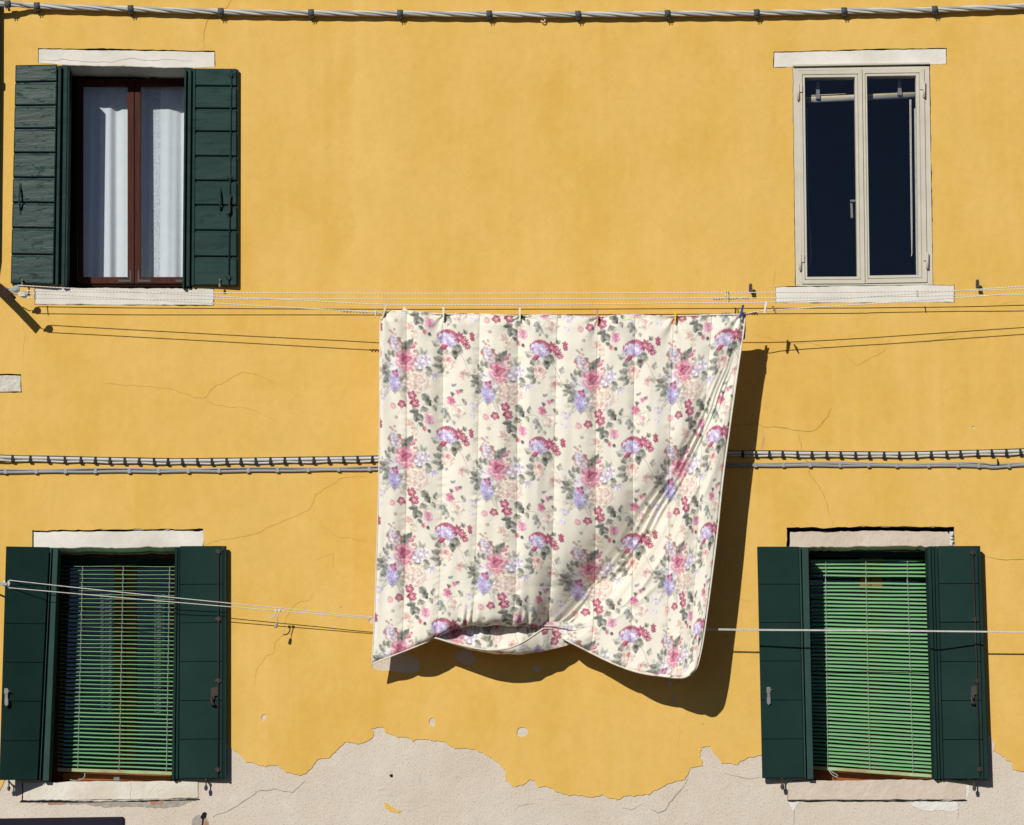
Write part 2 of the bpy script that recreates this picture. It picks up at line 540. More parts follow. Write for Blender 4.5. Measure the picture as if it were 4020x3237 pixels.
# paint skin with its peeled lower edge
edge = [(-700, 3140), (-100, 3110), (0, 3102), (8, 3085), (14, 3070), (60, 3040), (500, 2960), (895, 2928), (935, 2955), (952, 2975), (962, 2988), (1000, 2996), (1040, 3010), (1058, 3004), (1085, 3002), (1120, 3030), (1150, 3036), (1174, 3044), (1202, 3034), (1222, 3018), (1240, 2990), (1258, 2977), (1290, 2976), (1302, 2964), (1330, 2935), (1358, 2911), (1374, 2914), (1418, 2916), (1462, 2895), (1468, 2880), (1463, 2867), (1455, 2860), (1480, 2854), (1506, 2856), (1510, 2872), (1530, 2880), (1556, 2892), (1602, 2895), (1622, 2912), (1634, 2902), (1690, 2906), (1745, 2912), (1770, 2930), (1784, 2938), (1835, 2937), (1870, 2944), (1902, 2960), (1930, 2975), (1960, 3000), (1986, 3030), (1984, 3062), (1999, 3072), (2020, 3088), (2052, 3081), (2080, 3058), (2102, 3066), (2114, 3090), (2140, 3086), (2168, 3094), (2200, 3112), (2240, 3122), (2330, 3128), (2368, 3118), (2384, 3131), (2430, 3138), (2450, 3124), (2480, 3124), (2545, 3120), (2562, 3106), (2600, 3088), (2630, 3074), (2690, 3060), (2702, 3038), (2708, 3014), (2762, 3006), (2758, 2986), (2746, 2974), (2752, 2934), (2788, 2928), (2800, 2956), (2822, 2976), (2832, 2997), (2865, 2996), (2897, 3002), (2904, 2988), (2924, 2982), (2942, 2970), (2960, 2972), (2994, 2962), (3300, 2930), (3700, 2880), (3880, 2872), (3892, 2895), (3904, 2920), (3900, 2945), (3930, 2962), (3950, 2985), (3975, 2992), (3976, 3020), (4020, 3028), (4120, 3060), (4700, 3090)]
edge = jag(edge, 1.6, 7, False, 31)


def blob(cx, cy, rx, ry, seed, n=26, rough=.14):
    r = random.Random(seed)
    ph = [r.uniform(0, 6.28) for _ in range(6)]
    out = []
    for k in range(n):
        a = 2 * math.pi * k / n
        q = 1 + rough * sum(math.sin((j + 2) * a + ph[j]) / (j + 1.2) for j in range(6)) + r.gauss(0, .03)
        out.append((cx + rx * q * math.cos(a), cy + ry * q * math.sin(a)))
    return out


blobs = [blob(1556, 2600, 92, 44, 1), blob(1827, 2577, 42, 32, 2), blob(2107, 2623, 17, 14, 3), blob(2628, 2682, 14, 12, 4),
         blob(2646, 2742, 9, 10, 5), blob(1696, 2834, 13, 15, 6), blob(2050, 2873, 21, 20, 7, 26, .08), blob(1466, 2436, 16, 14, 8),
         blob(1035, 2815, 9, 13, 9), blob(1340, 2385, 4, 4, 10, 12), blob(2762, 2843, 5, 2.5, 12, 10), blob(3822, 1676, 6, 5, 13, 12)]
skin = MB()
SD = 3.2
def yat(x):
    return float(np.interp(x, [p[0] for p in edge], [p[1] for p in edge]))


goL = jag([(176, yat(176)), (212, 2150), (126, 2150), (126, 2080), (798, 2075), (800, 2148), (704, 2149), (699, yat(699))], 1.0, 14, False, 5)
goR = jag([(3160, yat(3160)), (3146, 2146), (3087, 2146), (3088, 2070), (3420, 2066), (3746, 2067), (3749, 2142), (3672, 2143), (3686, yat(3686))], 1.1, 14, False, 6)
edge = [p for p in edge if p[0] < 176] + goL + [p for p in edge if 699 < p[0] < 3160] + goR + [p for p in edge if p[0] > 3686]
ew = [P(x, y, SD) for x, y in edge]
outer = [(-XE, ZT), (-XE, ew[0].z)] + [(p.x, p.z) for p in ew if -XE < p.x < XE] + [(XE, ew[-1].z), (XE, ZT)]
holed(skin, outer, [holes[0], holes[1], holes[4]] + blobs, SD, 0, 0)
# rim along the peeled edge
rim = [(p.x, p.z) for p in ew if -XE < p.x < XE]
a = skin.add([Vector((x, -SD * K, z)) for x, z in rim]); b = skin.add([Vector((x, 0, z)) for x, z in rim])
for i in range(len(rim) - 1):
    skin.face((a[i], a[i + 1], b[i + 1], b[i]), 0)
# a last flake of paint left on the plaster
skin.poly(jag([(1505, 3148), (1512, 3170), (1530, 3186), (1560, 3192), (1578, 3188), (1576, 3180), (1552, 3174), (1534, 3164), (1518, 3150)], 1.4, 6, True, 33), 1.8, 0)
for i, (pts, w, mi) in enumerate([
    ([(912, -20), (905, 0), (890, 30), (845, 55), (810, 85), (800, 125), (803, 180), (798, 194)], 3.4, 1),
    ([(2855, 1670), (2940, 1668), (2963, 1658), (2993, 1673), (3050, 1675), (3140, 1690), (3200, 1688), (3220, 1670), (3245, 1640), (3265, 1600)], 3.6, 1),
    ([(2995, 1683), (3001, 1720), (2993, 1768)], 7.5, 2),
    ([(2992, 1683), (2997, 1720), (2991, 1768)], 3.0, 1),
    ([(3130, 1695), (3145, 1760), (3175, 1815), (3178, 1860), (3200, 1890), (3235, 1945), (3262, 2030), (3268, 2068)], 3.0, 1),
    ([(3860, 2184), (3900, 2190), (3935, 2196), (3990, 2196), (4100, 2202)], 3.6, 1),
    ([(400, 1500), (560, 1515), (680, 1528), (760, 1560), (800, 1562), (840, 1520), (900, 1490), (950, 1460), (1010, 1470), (1100, 1505)], 2.2, 1),
    ([(800, 1562), (860, 1590), (1000, 1610), (1100, 1660)], 1.7, 1),
    ([(800, 2140), (900, 2115), (1000, 2095), (1150, 2030), (1215, 2000), (1240, 1940), (1290, 1910), (1330, 1880), (1450, 1870)], 2.6, 1),
    ([(1215, 2000), (1260, 2060), (1340, 2110), (1450, 2130)], 1.8, 1),
    ([(1230, 2200), (1310, 2170), (1308, 2230), (1325, 2260)], 1.5, 1),
    ([(1228, 2325), (1215, 2355), (1150, 2380), (1138, 2400), (1120, 2440), (1118, 2470), (1080, 2520), (1075, 2565), (1045, 2572), (1030, 2600), (1005, 2630), (1003, 2690)], 2.4, 1),
    ([(3300, 1360), (3350, 1420), (3366, 1434), (3405, 1412), (3450, 1390), (3472, 1376), (3482, 1344), (3500, 1325)], 2.4, 1),
    ([(3620, 1345), (3700, 1330), (3745, 1318), (3755, 1295), (3830, 1285)], 1.8, 1),
    ([(3920, 1195), (3945, 1188), (3975, 1186), (4000, 1178)], 2.4, 1),
    ([(2668, 2850), (2665, 2960), (2672, 2990)], 1.7, 1),
    ([(2958, 1318), (3010, 1322), (3080, 1342), (3180, 1345), (3260, 1368), (3300, 1412)], 1.8, 1),
    ([(2260, 3110), (2275, 3080), (2288, 3060)], 2.0, 2), ([(2492, 3020), (2498, 3050)], 2.0, 2),
    ([(3290, 2012), (3268, 2066)], 1.6, 1), ([(90, 1240), (94, 1340), (90, 1400)], 1.5, 1),
    ([(2720, 2310), (2850, 2350), (2970, 2362)], 1.5, 1), ([(3035, 1185), (3036, 1120), (3040, 1080), (3052, 1030)], 1.5, 1),
    ([(3095, 205), (3102, 180), (3108, 160), (3100, 120)], 1.6, 1),
]):
    crack(skin, pts, w * (.7 if w < 2.7 else .9), 3 if (mi == 1 and w < 2.7) else mi, SD + 1.0, 60 + i)
skin.build('paint_coat', ['paint', 'crack', 'cracklight', 'faintcrack'], house)


# stones
def stone(name, outline, d, m_, seed, amp=.9, back=-180, label=None):
    mb = MB()
    mb.prism(jag(outline, amp, 16, True, seed), d, back)
    o = mb.build(name, m_, house, bevel=.0025)
    if label:
        o['label'] = label
    return o


stone('lintel', [(151, 191), (620, 199), (843, 203), (843, 263), (759, 266), (242, 254), (150, 246)], -1.5, 'stone', 101, .8, -200)
stone('lintel', [(3040, 204), (3500, 194), (3715, 191), (3715, 250), (3650, 252), (3112, 262), (3038, 264)], -1.5, 'stone', 102, .8, -100)
stone('lintel', [(130, 2086), (520, 2084), (797, 2081), (796, 2147), (210, 2150), (130, 2150)], -7, 'stone', 103, 1.2, -200)
stone('lintel', [(3102, 2086), (3300, 2083), (3560, 2083), (3720, 2086), (3728, 2100), (3727, 2143), (3100, 2146)], -24, 'oldstone', 104, 1.6, -200, 'chipped beige lintel set deep below a dark gap')
stone('window_sill', [(138, 1128), (838, 1132), (838, 1197), (500, 1195), (138, 1193)], .8, 'stone', 105, .8, -240)
stone('window_sill', [(3046, 1126), (3746, 1117), (3746, 1186), (3046, 1188)], .8, 'stone', 106, .8, -60)
stone('window_sill', [(90, 3069), (515, 3066), (778, 3065), (778, 3131), (512, 3137), (90, 3141)], 3.5, 'stained', 107, 1.0, -240, 'weathered white sill split by a crack')
stone('window_sill', [(3094, 3062), (3792, 3061), (3792, 3138), (3094, 3140)], 3.0, 'oldstone', 108, 1.0, -240, 'worn beige sill')
stone('lintel', [(-100, 1470), (81, 1473), (83, 1537), (-100, 1539)], -6, 'roughstone', 109, .8, -60, 'end of a rough white stone lintel')
mb = MB()
crack(mb, [(512, 3067), (516, 3095), (510, 3115), (513, 3137)], 3.0, 0, 4.4, 130)
mb.build('stone_crack', ['pcrack'], house)
mb = MB()
crack(mb, [(155, 235), (260, 232), (380, 243), (440, 245), (520, 227), (600, 238), (700, 235), (760, 240)], 2.0, 0, -.6, 131)
mb.build('stone_crack', ['pcrack'], house)
mb = MB()   # rubble in the gap right of the chipped lintel
for i, (x, y) in enumerate([(3737, 2100), (3736, 2113), (3738, 2127), (3734, 2138)]):
    mb.lathe(P(x, y, -16), (0, -1, 0), [(-.02, .004), (0, .012), (.008, .009), (.012, .001)], 7)
mb.rect(3728, 2086, 3748, 2143, -22, -60)
mb.build('rubble', 'whitefill', house)


# rooms behind the openings
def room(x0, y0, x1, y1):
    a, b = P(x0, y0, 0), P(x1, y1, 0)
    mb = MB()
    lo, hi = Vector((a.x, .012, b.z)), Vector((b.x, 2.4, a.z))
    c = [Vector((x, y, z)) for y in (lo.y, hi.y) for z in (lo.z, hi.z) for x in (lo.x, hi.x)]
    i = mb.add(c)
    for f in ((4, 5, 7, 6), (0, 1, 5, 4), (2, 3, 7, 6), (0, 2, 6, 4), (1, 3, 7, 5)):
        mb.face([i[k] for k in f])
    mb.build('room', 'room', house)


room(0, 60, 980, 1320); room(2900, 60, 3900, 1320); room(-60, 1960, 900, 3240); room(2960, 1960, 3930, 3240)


def lerp2(c, u, v):
    """bilinear in the quad TL,TR,BR,BL"""
    (ax, ay), (bx, by), (cx, cy), (dx, dy) = c
    return ((ax * (1 - u) + bx * u) * (1 - v) + (dx * (1 - u) + cx * u) * v,
            (ay * (1 - u) + by * u) * (1 - v) + (dy * (1 - u) + cy * u) * v)


# ------------------------------------------------------------------ shutters
def leaf(mb, c, dl, dr, seps, gap, thick, mi=0, bev=3.0, u0=0.0, u1=1.0):
    """boards between separators (pixel heights measured on the left side), front depth runs dl -> dr"""
    h0, h1 = c[0][1], c[3][1]
    vs = [0.0] + [(s - h0) / (h1 - h0) for s in seps] + [1.0]
    g = gap / (h1 - h0) / 2
    wpx = c[1][0] - c[0][0]
    for i in range(len(vs) - 1):
        va = vs[i] + (g if i else 0); vb = vs[i + 1] - (g if i < len(vs) - 2 else 0)
        bu, bv = bev / wpx, bev / (h1 - h0)
        q = [(u0, va), (u1, va), (u1, vb), (u0, vb)]
        qi = [(u0 + bu, va + bv), (u1 - bu, va + bv), (u1 - bu, vb - bv), (u0 + bu, vb - bv)]
        dd = lambda u: dl + (dr - dl) * u
        inn = [P(*lerp2(c, u, v), dd(u)) for u, v in qi]
        out = [P(*lerp2(c, u, v), dd(u) - bev * .8) for u, v in q]
        bk = [Vector((p.x, p.y + thick * K, p.z)) for p in out]
        a, b, e = mb.add(inn), mb.add(out), mb.add(bk)
        mb.face(a, mi)
        for k in range(4):
            l = (k + 1) % 4
            mb.face((a[k], a[l], b[l], b[k]), mi)
            mb.face((b[k], b[l], e[l], e[k]), mi)
        mb.face(e[::-1], mi)


def backing(mb, c, dl, dr, thick, inset, mi=0):
    q = [lerp2(c, *t) for t in ((.01, .003), (.99, .003), (.99, .997), (.01, .997))]
    mb.prism(q, [dl - inset, dr - inset, dr - inset, dl - inset], [dl - inset - thick, dr - inset - thick, dr - inset - thick, dl - inset - thick], mi)


def strip(mb, xt0, xt1, yt, xb0, xb1, yb, d0, d1, mi=0):
    mb.prism([(xt0, yt), (xt1, yt), (xb1, yb), (xb0, yb)], d0, d1, mi)


def rod(parent, xt, yt, xb, yb, dt, db, m_, guides, r=2.6):
    mb = MB()
    mb.tube([P(xt, yt, dt), P(xb, yb, db)], r * K, 8)
    o = mb.build('bolt_rod', m_, parent)
    for t in guides:
        mb = MB()
        x, y, d = xt + (xb - xt) * t, yt + (yb - yt) * t, dt + (db - dt) * t
        mb.rect(x - 12, y - 6, x + 12, y + 6, d - 1.5, d - 6)
        mb.rect(x - 5, y - 9, x + 5, y + 9, d + 4, d - 5)
        mb.build('rod_guide', m_, parent, bevel=.001)
    return o


# upper left window, old boarded shutters
c = [(61, 255), (224, 252), (210, 1114), (42, 1110)]
mb = MB()
leaf(mb, c, 26, 42, [324, 416, 506, 601, 698, 796, 895, 999], 9, 12, 0, 4)
backing(mb, c, 26, 42, 6, 11)
sUL1 = mb.build('shutter', 'oldgreen', house); sUL1['label'] = 'glossy old green boarded leaf catching the sun'
mb = MB()
strip(mb, 229, 240, 256, 217, 228, 1118, 30, 4)
strip(mb, 222, 256, 256.5, 210, 246, 1117, 3.5, -30)  # backing strip added to make the gap beside the leaf dark
strip(mb, 250, 266, 257, 241, 253, 1122, 34, -60)
strip(mb, 266.5, 273, 257, 254, 262, 1122, 28, -60)
mb.build('folded_leaf', 'olddull', sUL1, bevel=.002)


def ring_handle(parent, x, y, d, h, m_):
    mb = MB()
    mb.tube(pts3([(x, y - h * .55, d), (x - 1, y - h * .4, d + 14), (x - 3, y, d + 22), (x - 1, y + h * .35, d + 14), (x, y + h * .5, d)], 4), 4.0 * K, 8)
    mb.rect(x - 4, y - h * .72, x + 4, y - h * .45, d + 3, d - 2)
    mb.rect(x - 3, y + h * .42, x + 3, y + h * .68, d + 3, d - 2)
    mb.build('handle', m_, parent)


ring_handle(sUL1, 79, 780, 30, 86, 'oldgreen')
c = [(758, 268), (928, 269), (929, 1119), (755, 1117)]
mb = MB()
c2 = [(767, 268), (928, 269), (929, 1119), (762, 1117)]
leaf(mb, c2, 24, 36, [338, 426, 516, 613, 709, 805, 904, 1007], 9, 12, 0, 3)
backing(mb, c2, 24, 36, 6, 11)
strip(mb, 758, 766.5, 268, 752, 761.5, 1118, 27, 2)
strip(mb, 929, 936, 272, 930, 935, 1120, 24, 8)
sUL2 = mb.build('shutter', 'olddull', house); sUL2['label'] = 'old green boarded leaf with a vertical bolt rod'
mb = MB()
strip(mb, 728, 768, 267.5, 720, 764, 1121, 1.5, -40)  # added backing, darkens the gap between fin and boards
strip(mb, 724, 731, 267, 716, 723, 1128, 34, -60)
strip(mb, 739, 751, 267, 731, 743, 1122, 26, -60)
mb.build('folded_leaf', 'olddull', sUL2, bevel=.002)
rod(sUL2, 908, 274, 898, 1112, 40, 40, 'oldgreen', (.02, .5, .97))
ring_handle(sUL2, 866, 788, 30, 78, 'oldgreen')
mb = MB()
mb.tube(pts3([(905, 765, 44), (900, 800, 50), (902, 830, 50), (890, 842, 48)], 5), 4.5 * K, 8)
mb.build('latch', 'rust', sUL2)

# lower left window
c = [(24, 2144), (194, 2147), (147, 3060), (-3, 3060)]
mb = MB()
leaf(mb, c, 118, 44, [2297, 2447, 2599, 2752, 2908], 1.6, 14, 0, 1.6)
backing(mb, c, 118, 44, 12, 5)
sLL1 = mb.build('shutter', 'green', house); sLL1['label'] = 'smooth dark green leaf swung out from the wall, in its own shade'
mb = MB()
strip(mb, 190, 212, 2149.5, 144, 172, 3061.5, 4.5, -30)  # added strip that keeps the gap behind the fin dark
strip(mb, 200, 203, 2149, 155, 158, 3062, 36, 6)
strip(mb, 209, 228, 2150, 168, 191, 3064, 36, -70)
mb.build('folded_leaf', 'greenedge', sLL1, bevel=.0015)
c = [(708, 2143), (873, 2142), (873, 3053), (703, 3055)]
mb = MB()
leaf(mb, c, 26, 40, [2294, 2445, 2597, 2750, 2902], 1.6, 14, 0, 1.6)
backing(mb, c, 26, 40, 12, 5)
strip(mb, 874.5, 878, 2142, 874, 878, 3053, 36, 10)
strip(mb, 880, 888, 2142, 880, 888, 3053, 42, 22)
sLL2 = mb.build('shutter', 'green', house); sLL2['label'] = 'smooth dark green leaf with a rust brown bolt rod'
mb = MB()
strip(mb, 692, 712, 2147.5, 680, 708, 3056.5, 4.5, -40)  # added backing for a dark gap at the right fin
strip(mb, 687, 697, 2148, 674, 684, 3058, 34, -70)
strip(mb, 700, 706, 2146, 689, 699, 3057, 28, -70)
mb.build('folded_leaf', 'green', sLL2, bevel=.0015)
rod(sLL2, 858, 2150, 856, 3048, 45, 45, 'rust', (.015, .31, .58, .97))


def latch(parent, x, y, d, m_):
    mb = MB()
    mb.prism([(x - 24, y - 25), (x + 2, y - 30), (x + 4, y + 5), (x - 10, y + 6), (x - 12, y + 22), (x - 24, y + 24)], d + 4, d - 4)
    mb.tube(pts3([(x - 22, y + 10, d + 4), (x - 20, y + 30, d + 10), (x - 10, y + 42, d + 8), (x - 26, y + 36, d + 6)], 5), 5 * K, 8)
    mb.build('latch', m_, parent, bevel=.001)


latch(sLL2, 852, 2725, 44, 'rust')


def hasp(parent, x, y, d):
    mb = MB()
    mb.prism([(x - 7, y - 34), (x + 7, y - 34), (x + 8, y - 12), (x - 8, y - 12)], d + 6, d - 2)
    mb.prism([(x - 5, y - 12), (x + 6, y - 12), (x + 6, y + 6), (x - 5, y + 6)], d + 5, d - 2)
    mb.prism([(x - 6, y + 6), (x + 8, y + 6), (x + 8, y + 30), (x + 1, y + 37), (x - 6, y + 30)], d + 12, d + 6)
    mb.tube([P(x + 7, y - 24, d + 6), P(x + 16, y - 22, d + 5)], 3 * K, 6)
    mb.build('latch', 'steel', parent, bevel=.001)


hasp(sLL1, 24, 2735, 112)

# lower right window
c = [(2973, 2145), (3135, 2145), (3157, 3052), (2993, 3053)]
mb = MB()
leaf(mb, c, 46, 34, [2293, 2444, 2595, 2748, 2901], 1.6, 14, 0, 1.6)
backing(mb, c, 46, 34, 12, 5)
sLR1 = mb.build('shutter', 'green', house); sLR1['label'] = 'smooth dark green leaf with a steel hasp'
mb = MB()
strip(mb, 3133, 3151, 2146.5, 3155, 3173, 3052.5, 4.5, -40)  # backing added so the gap next to this leaf is dark
strip(mb, 3136.5, 3143, 2146, 3158.5, 3164, 3053, 33, 8)
strip(mb, 3148, 3173, 2147, 3170, 3193, 3057, 34, -70)
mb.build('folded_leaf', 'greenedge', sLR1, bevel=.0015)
hasp(sLR1, 3017, 2730, 40)
c = [(3682, 2143), (3838, 2142), (3862, 3056), (3706, 3056)]
mb = MB()
leaf(mb, c, 26, 66, [2291, 2443, 2597, 2750, 2903], 2.2, 14, 0, 1.6)
backing(mb, c, 26, 66, 12, 5)
strip(mb, 3840, 3848, 2142, 3864, 3879, 3057, 60, 32)
sLR2 = mb.build('shutter', 'green', house); sLR2['label'] = 'smooth dark green leaf with a brown bolt rod, swung out at its edge'
mb = MB()
strip(mb, 3648, 3686, 2143.5, 3676, 3710, 3056.5, 1.5, -60)  # added backing strip, darkens the gaps between the fins
strip(mb, 3641, 3654, 2144, 3669, 3680, 3058, 32, -70)
strip(mb, 3657, 3666, 2144, 3683, 3691, 3058, 26, -70)
strip(mb, 3669, 3680, 2143, 3694, 3704, 3057, 27, 2)
mb.build('folded_leaf', 'green', sLR2, bevel=.0015)
rod(sLR2, 3819, 2155, 3848, 3046, 68, 68, 'rust', (.015, .31, .58, .97))
latch(sLR2, 3836, 2720, 64, 'iron')


# shutter stays and holdbacks
def stay(parent, name, x, y, d, m_, h=30):
    mb = MB()
    mb.tube([P(x, y - h * .55, 0), P(x, y - h * .55, d)], 3 * K, 8)
    top = P(x, y - h * .5, d); axis = Vector((0, 0, -1)); s = h * K
    mb.lathe(top + Vector((0, 0, .25 * s)), axis, [(0, .05 * s), (.1 * s, .13 * s), (.3 * s, .13 * s), (.36 * s, .07 * s), (.75 * s, .08 * s), (.85 * s, .18 * s), (1.1 * s, .2 * s), (1.25 * s, .12 * s), (1.3 * s, .01)], 10)
    return mb.build(name, m_, parent)


HG = 'iron shutter stays on the wall'
tag(stay(None, 'shutter_stay', 87, 1112, 52, 'steel', 26), 'greyish stay at the foot of the glossy boarded shutter, above the two pulleys', 'shutter stay', HG)
tag(stay(None, 'shutter_stay', 863, 1112, 42, 'steel', 26), 'greyish stay at the foot of the boarded shutter right of the curtained window', 'shutter stay', HG)
tag(stay(None, 'shutter_stay', 35, 3085, 34, 'iron', 32), 'dark stay shaded under the leftmost green shutter, above the navy awning', 'shutter stay', HG)
tag(stay(None, 'shutter_stay', 809, 3082, 34, 'iron', 36), 'dark stay below the rod shutter of the lower left window', 'shutter stay', HG)
tag(stay(None, 'shutter_stay', 3071, 3076, 34, 'iron', 40), 'dark stay below the hasp shutter of the lower right window', 'shutter stay', HG)
tag(stay(None, 'shutter_stay', 3824, 3082, 40, 'iron', 38), 'dark stay below the outermost shutter at the lower right', 'shutter stay', HG)


def wallstay(x, y, label):
    r = thing('shutter_stay', P(x, y, 0), label, 'shutter stay', HG)
    mb = MB()
    mb.tube([P(x + 6, y + 22, 0), P(x, y + 14, 40)], 4 * K, 8)
    mb.build('spike', 'iron', r)
    mb = MB()
    mb.prism([(x - 6, y - 16), (x - 2, y - 18), (x + 4, y - 18), (x + 6, y - 14), (x + 7, y + 4), (x + 10, y + 14), (x - 6, y + 15), (x - 7, y)], 44, 34)
    mb.rect(x - 2, y - 14, x + 1, y + 2, 46, 44)
    mb.build('catch', 'iron', r, bevel=.0015)


wallstay(2947, 1130, 'small dark iron stay on the yellow wall left of the sill of the beige window')
wallstay(3838, 1114, 'small dark iron stay on the yellow wall right of the sill of the beige window')

# ------------------------------------------------------------------ windows
# upper left: brown casement with curtains
wUL = MB()
D = -156
wUL.rect(243, 262, 300, 1122, D, D - 25)
wUL.rect(742, 262, 757, 1122, D, D - 25)
wUL.rect(300.3, 262, 741.7, 305, D, D - 25)
wUL.rect(300.3, 1112.5, 741.7, 1124, D - 1, D - 25)
wUL = wUL.build('window', 'frameshade', house, bevel=.003)
wUL['label'] = 'dark brown wooden casement with white curtains'
mb = MB()
for x0, x1, y in ((304, 526.5, 0), (529.5, 757, 0)):
    a, b = x0, x1
    mb.rect(a, 308, a + 22, 1112, D + 8, D - 14); mb.rect(b - 26, 308, b, 1112, D + 8, D - 14)
    mb.rect(a + 22.3, 308, b - 26.3, 336, D + 8, D - 14); mb.rect(a + 22.3, 1086, b - 26.3, 1112, D + 8, D - 14)
mb.build('sash', 'woodbrown', wUL, bevel=.003)
for x, s in ((512, -1), (544, 1), (738, -1)):
    mb = MB()
    mb.prism([(x - 3, 1060), (x + 3, 1060), (x + 3, 1106), (x - 3, 1106)], D + 11, D + 7)
    mb.prism([(x + s * 3, 1097), (x + s * 48, 1097), (x + s * 48, 1106), (x + s * 3, 1106)], D + 11, D + 7)
    mb.build('corner_plate', 'iron', wUL)
for x0, x1 in ((326, 501), (551.5, 735)):
    mb = MB(); mb.rect(x0 - 3, 333, x1 + 3, 1090, D - 4, D - 6); mb.build('pane', 'skytintglass', wUL)


def curtain(x0, x1, y0, y1, d, folds, amp, m_, label, seed, lace=None):
    r = random.Random(seed)
    rows = []
    nu, nv = 140, 40
    ph = [r.uniform(0, 6.28) for _ in range(4)]
    for j in range(nv + 1):
        v = j / nv
        row = []
        for i in range(nu + 1):
            u = i / nu
            w = sum(math.sin(2 * math.pi * folds * (u * (k * .6 + .7)) + ph[k] + .5 * v * (k - 1)) / (k + 1.3) for k in range(4))
            row.append(P(x0 + (x1 - x0) * u + 4 * v * math.sin(5 * u + ph[0]), y0 + (y1 - y0) * v, d + amp * w * (.7 + .3 * v)))
        rows.append(row)
    mb = MB()
    mb.grid(rows)
    nf = len(mb.f)
    if lace:
        for k in range(nf):
            if lace[0] <= (k % nu) / nu <= lace[1]:
                mb.m[k] = 1
    return tag(mb.build('curtain', [m_, 'lace'], None), label, 'curtain', 'curtains behind the window panes')


curtain(306, 524, 300, 1100, -247, 2.2, 11, 'curtain', 'white curtain behind the left pane of the brown window', 5)
curtain(536, 762, 300, 1100, -247, 2.4, 12, 'curtain', 'white curtain with a lace band behind the right pane of the brown window', 9, (.26, .42))

# upper right: beige flush window
wUR = MB()
o4 = [(3112, 264), (3648, 259), (3662, 1117), (3124, 1122)]
i4 = [(3136, 276), (3629, 270), (3641, 1108), (3148, 1112)]


def frame(mb, o, i, d0, d1, mi=0):
    for k in range(4):
        l = (k + 1) % 4
        mb.prism([o[k], o[l], i[l], i[k]], d0, d1, mi)


frame(wUR, o4, i4, -1, -60)
wUR = wUR.build('window', 'alu', house, bevel=.001)
wUR['label'] = 'flush beige two-sash window with dark panes'
mb = MB()   # drip strip above
mb.prism([(3112, 252), (3648, 243), (3650, 250), (3114, 259)], 12, -10)
mb.build('drip_strip', 'alu', wUR, bevel=.001)
for q, pn in (([(3136, 277), (3384, 273), (3396, 1112), (3149, 1113)], [(3159, 303), (3356, 301), (3366, 1085), (3169, 1086)]),
              ([(3386, 273), (3628, 270), (3640, 1107), (3398, 1111)], [(3403, 298), (3596, 295), (3606, 1078), (3414, 1081)])):
    mid = [(a[0] * .45 + b[0] * .55, a[1] * .45 + b[1] * .55) for a, b in zip(q, pn)]
    mid2 = [(a[0] * .36 + b[0] * .64, a[1] * .36 + b[1] * .64) for a, b in zip(q, pn)]
    mb = MB()
    frame(mb, q, mid, 5, -40, 0)
    frame(mb, mid, mid2, 0, -40, 1)
    frame(mb, mid2, pn, 2.5, -40, 0)
    s = mb.build('sash', ['alu', 'alushade'], wUR, bevel=.0012)
    mb = MB()
    mb.prism([(a[0] + (b[0] - a[0]) * -.02, a[1]) for a, b in zip(pn, pn[1:] + pn[:1])], -12, -15)
    mb.build('pane', 'glass', wUR)
for x, y, s in ((3134, 330, 1), (3142, 998, 1), (3628, 320, -1), (3641, 992, -1)):
    mb = MB()
    mb.tube([P(x, y, 10), P(x, y + 62, 10)], 5.5 * K, 10)
    mb.rect(x + s * 5 - (11 if s < 0 else 0), y, x + s * 5 + (11 if s > 0 else 0), y + 30, 11, 3)
    mb.build('hinge', 'alu', wUR, bevel=.001)
mb = MB()
mb.rect(3338, 783, 3362, 791, -24, -34)
mb.prism([(3338, 794), (3347, 794), (3349, 854), (3340, 855)], -34, -42)
mb.build('handle', 'steel', wUR, bevel=.001)

rb = thing('rolled_blind', P(3380, 380, -70), 'rolled up blind on a thin rail behind the dark panes of the beige window', 'blind')
mb = MB()
mb.tube([P(3155, 386, -75), P(3610, 366, -75)], 7 * K, 10)
mb.tube([P(3180, 374, -70), P(3320, 367, -70)], 1.6 * K, 6)
mb.build('rail', 'cream', rb)
mb = MB()
mb.tube([P(3155, 394, -78), P(3610, 374, -78)], 11 * K, 10)
mb.build('roll', 'conduit', rb)
for x in (3211, 3532):
    y = 386 - (x - 3155) * 20 / 455
    mb = MB()
    mb.rect(x - 7, y - 62, x + 7, y - 14, -66, -72)
    mb.rect(x - 8, y - 14, x + 8, y + 3, -56, -74)
    mb.build('bracket', 'steel', rb)
mb = MB()
mb.tube(pts3([(3572, 390, -70), (3574, 600, -70), (3578, 900, -70), (3580, 994, -70), (3576, 1003, -70)]), 2.0 * K, 6)
mb.tube(pts3([(3576, 390, -72), (3578, 600, -72), (3581, 900, -72), (3581, 990, -72)]), 1.6 * K, 6)
mb.build('pull_cord', 'white', rb)
mb = MB()
mb.tube(pts3([(3168, 420, -72), (3172, 800, -72), (3182, 950, -72), (3184, 1010, -72), (3176, 1045, -72)]), 1.0 * K, 6)
mb.build('pull_cord', 'cord', rb)
mb = MB()
mb.prism([(3589, 425), (3596, 425), (3604, 1078), (3597, 1078)], -30, -38)
mb.build('side_guide', 'cord', rb)


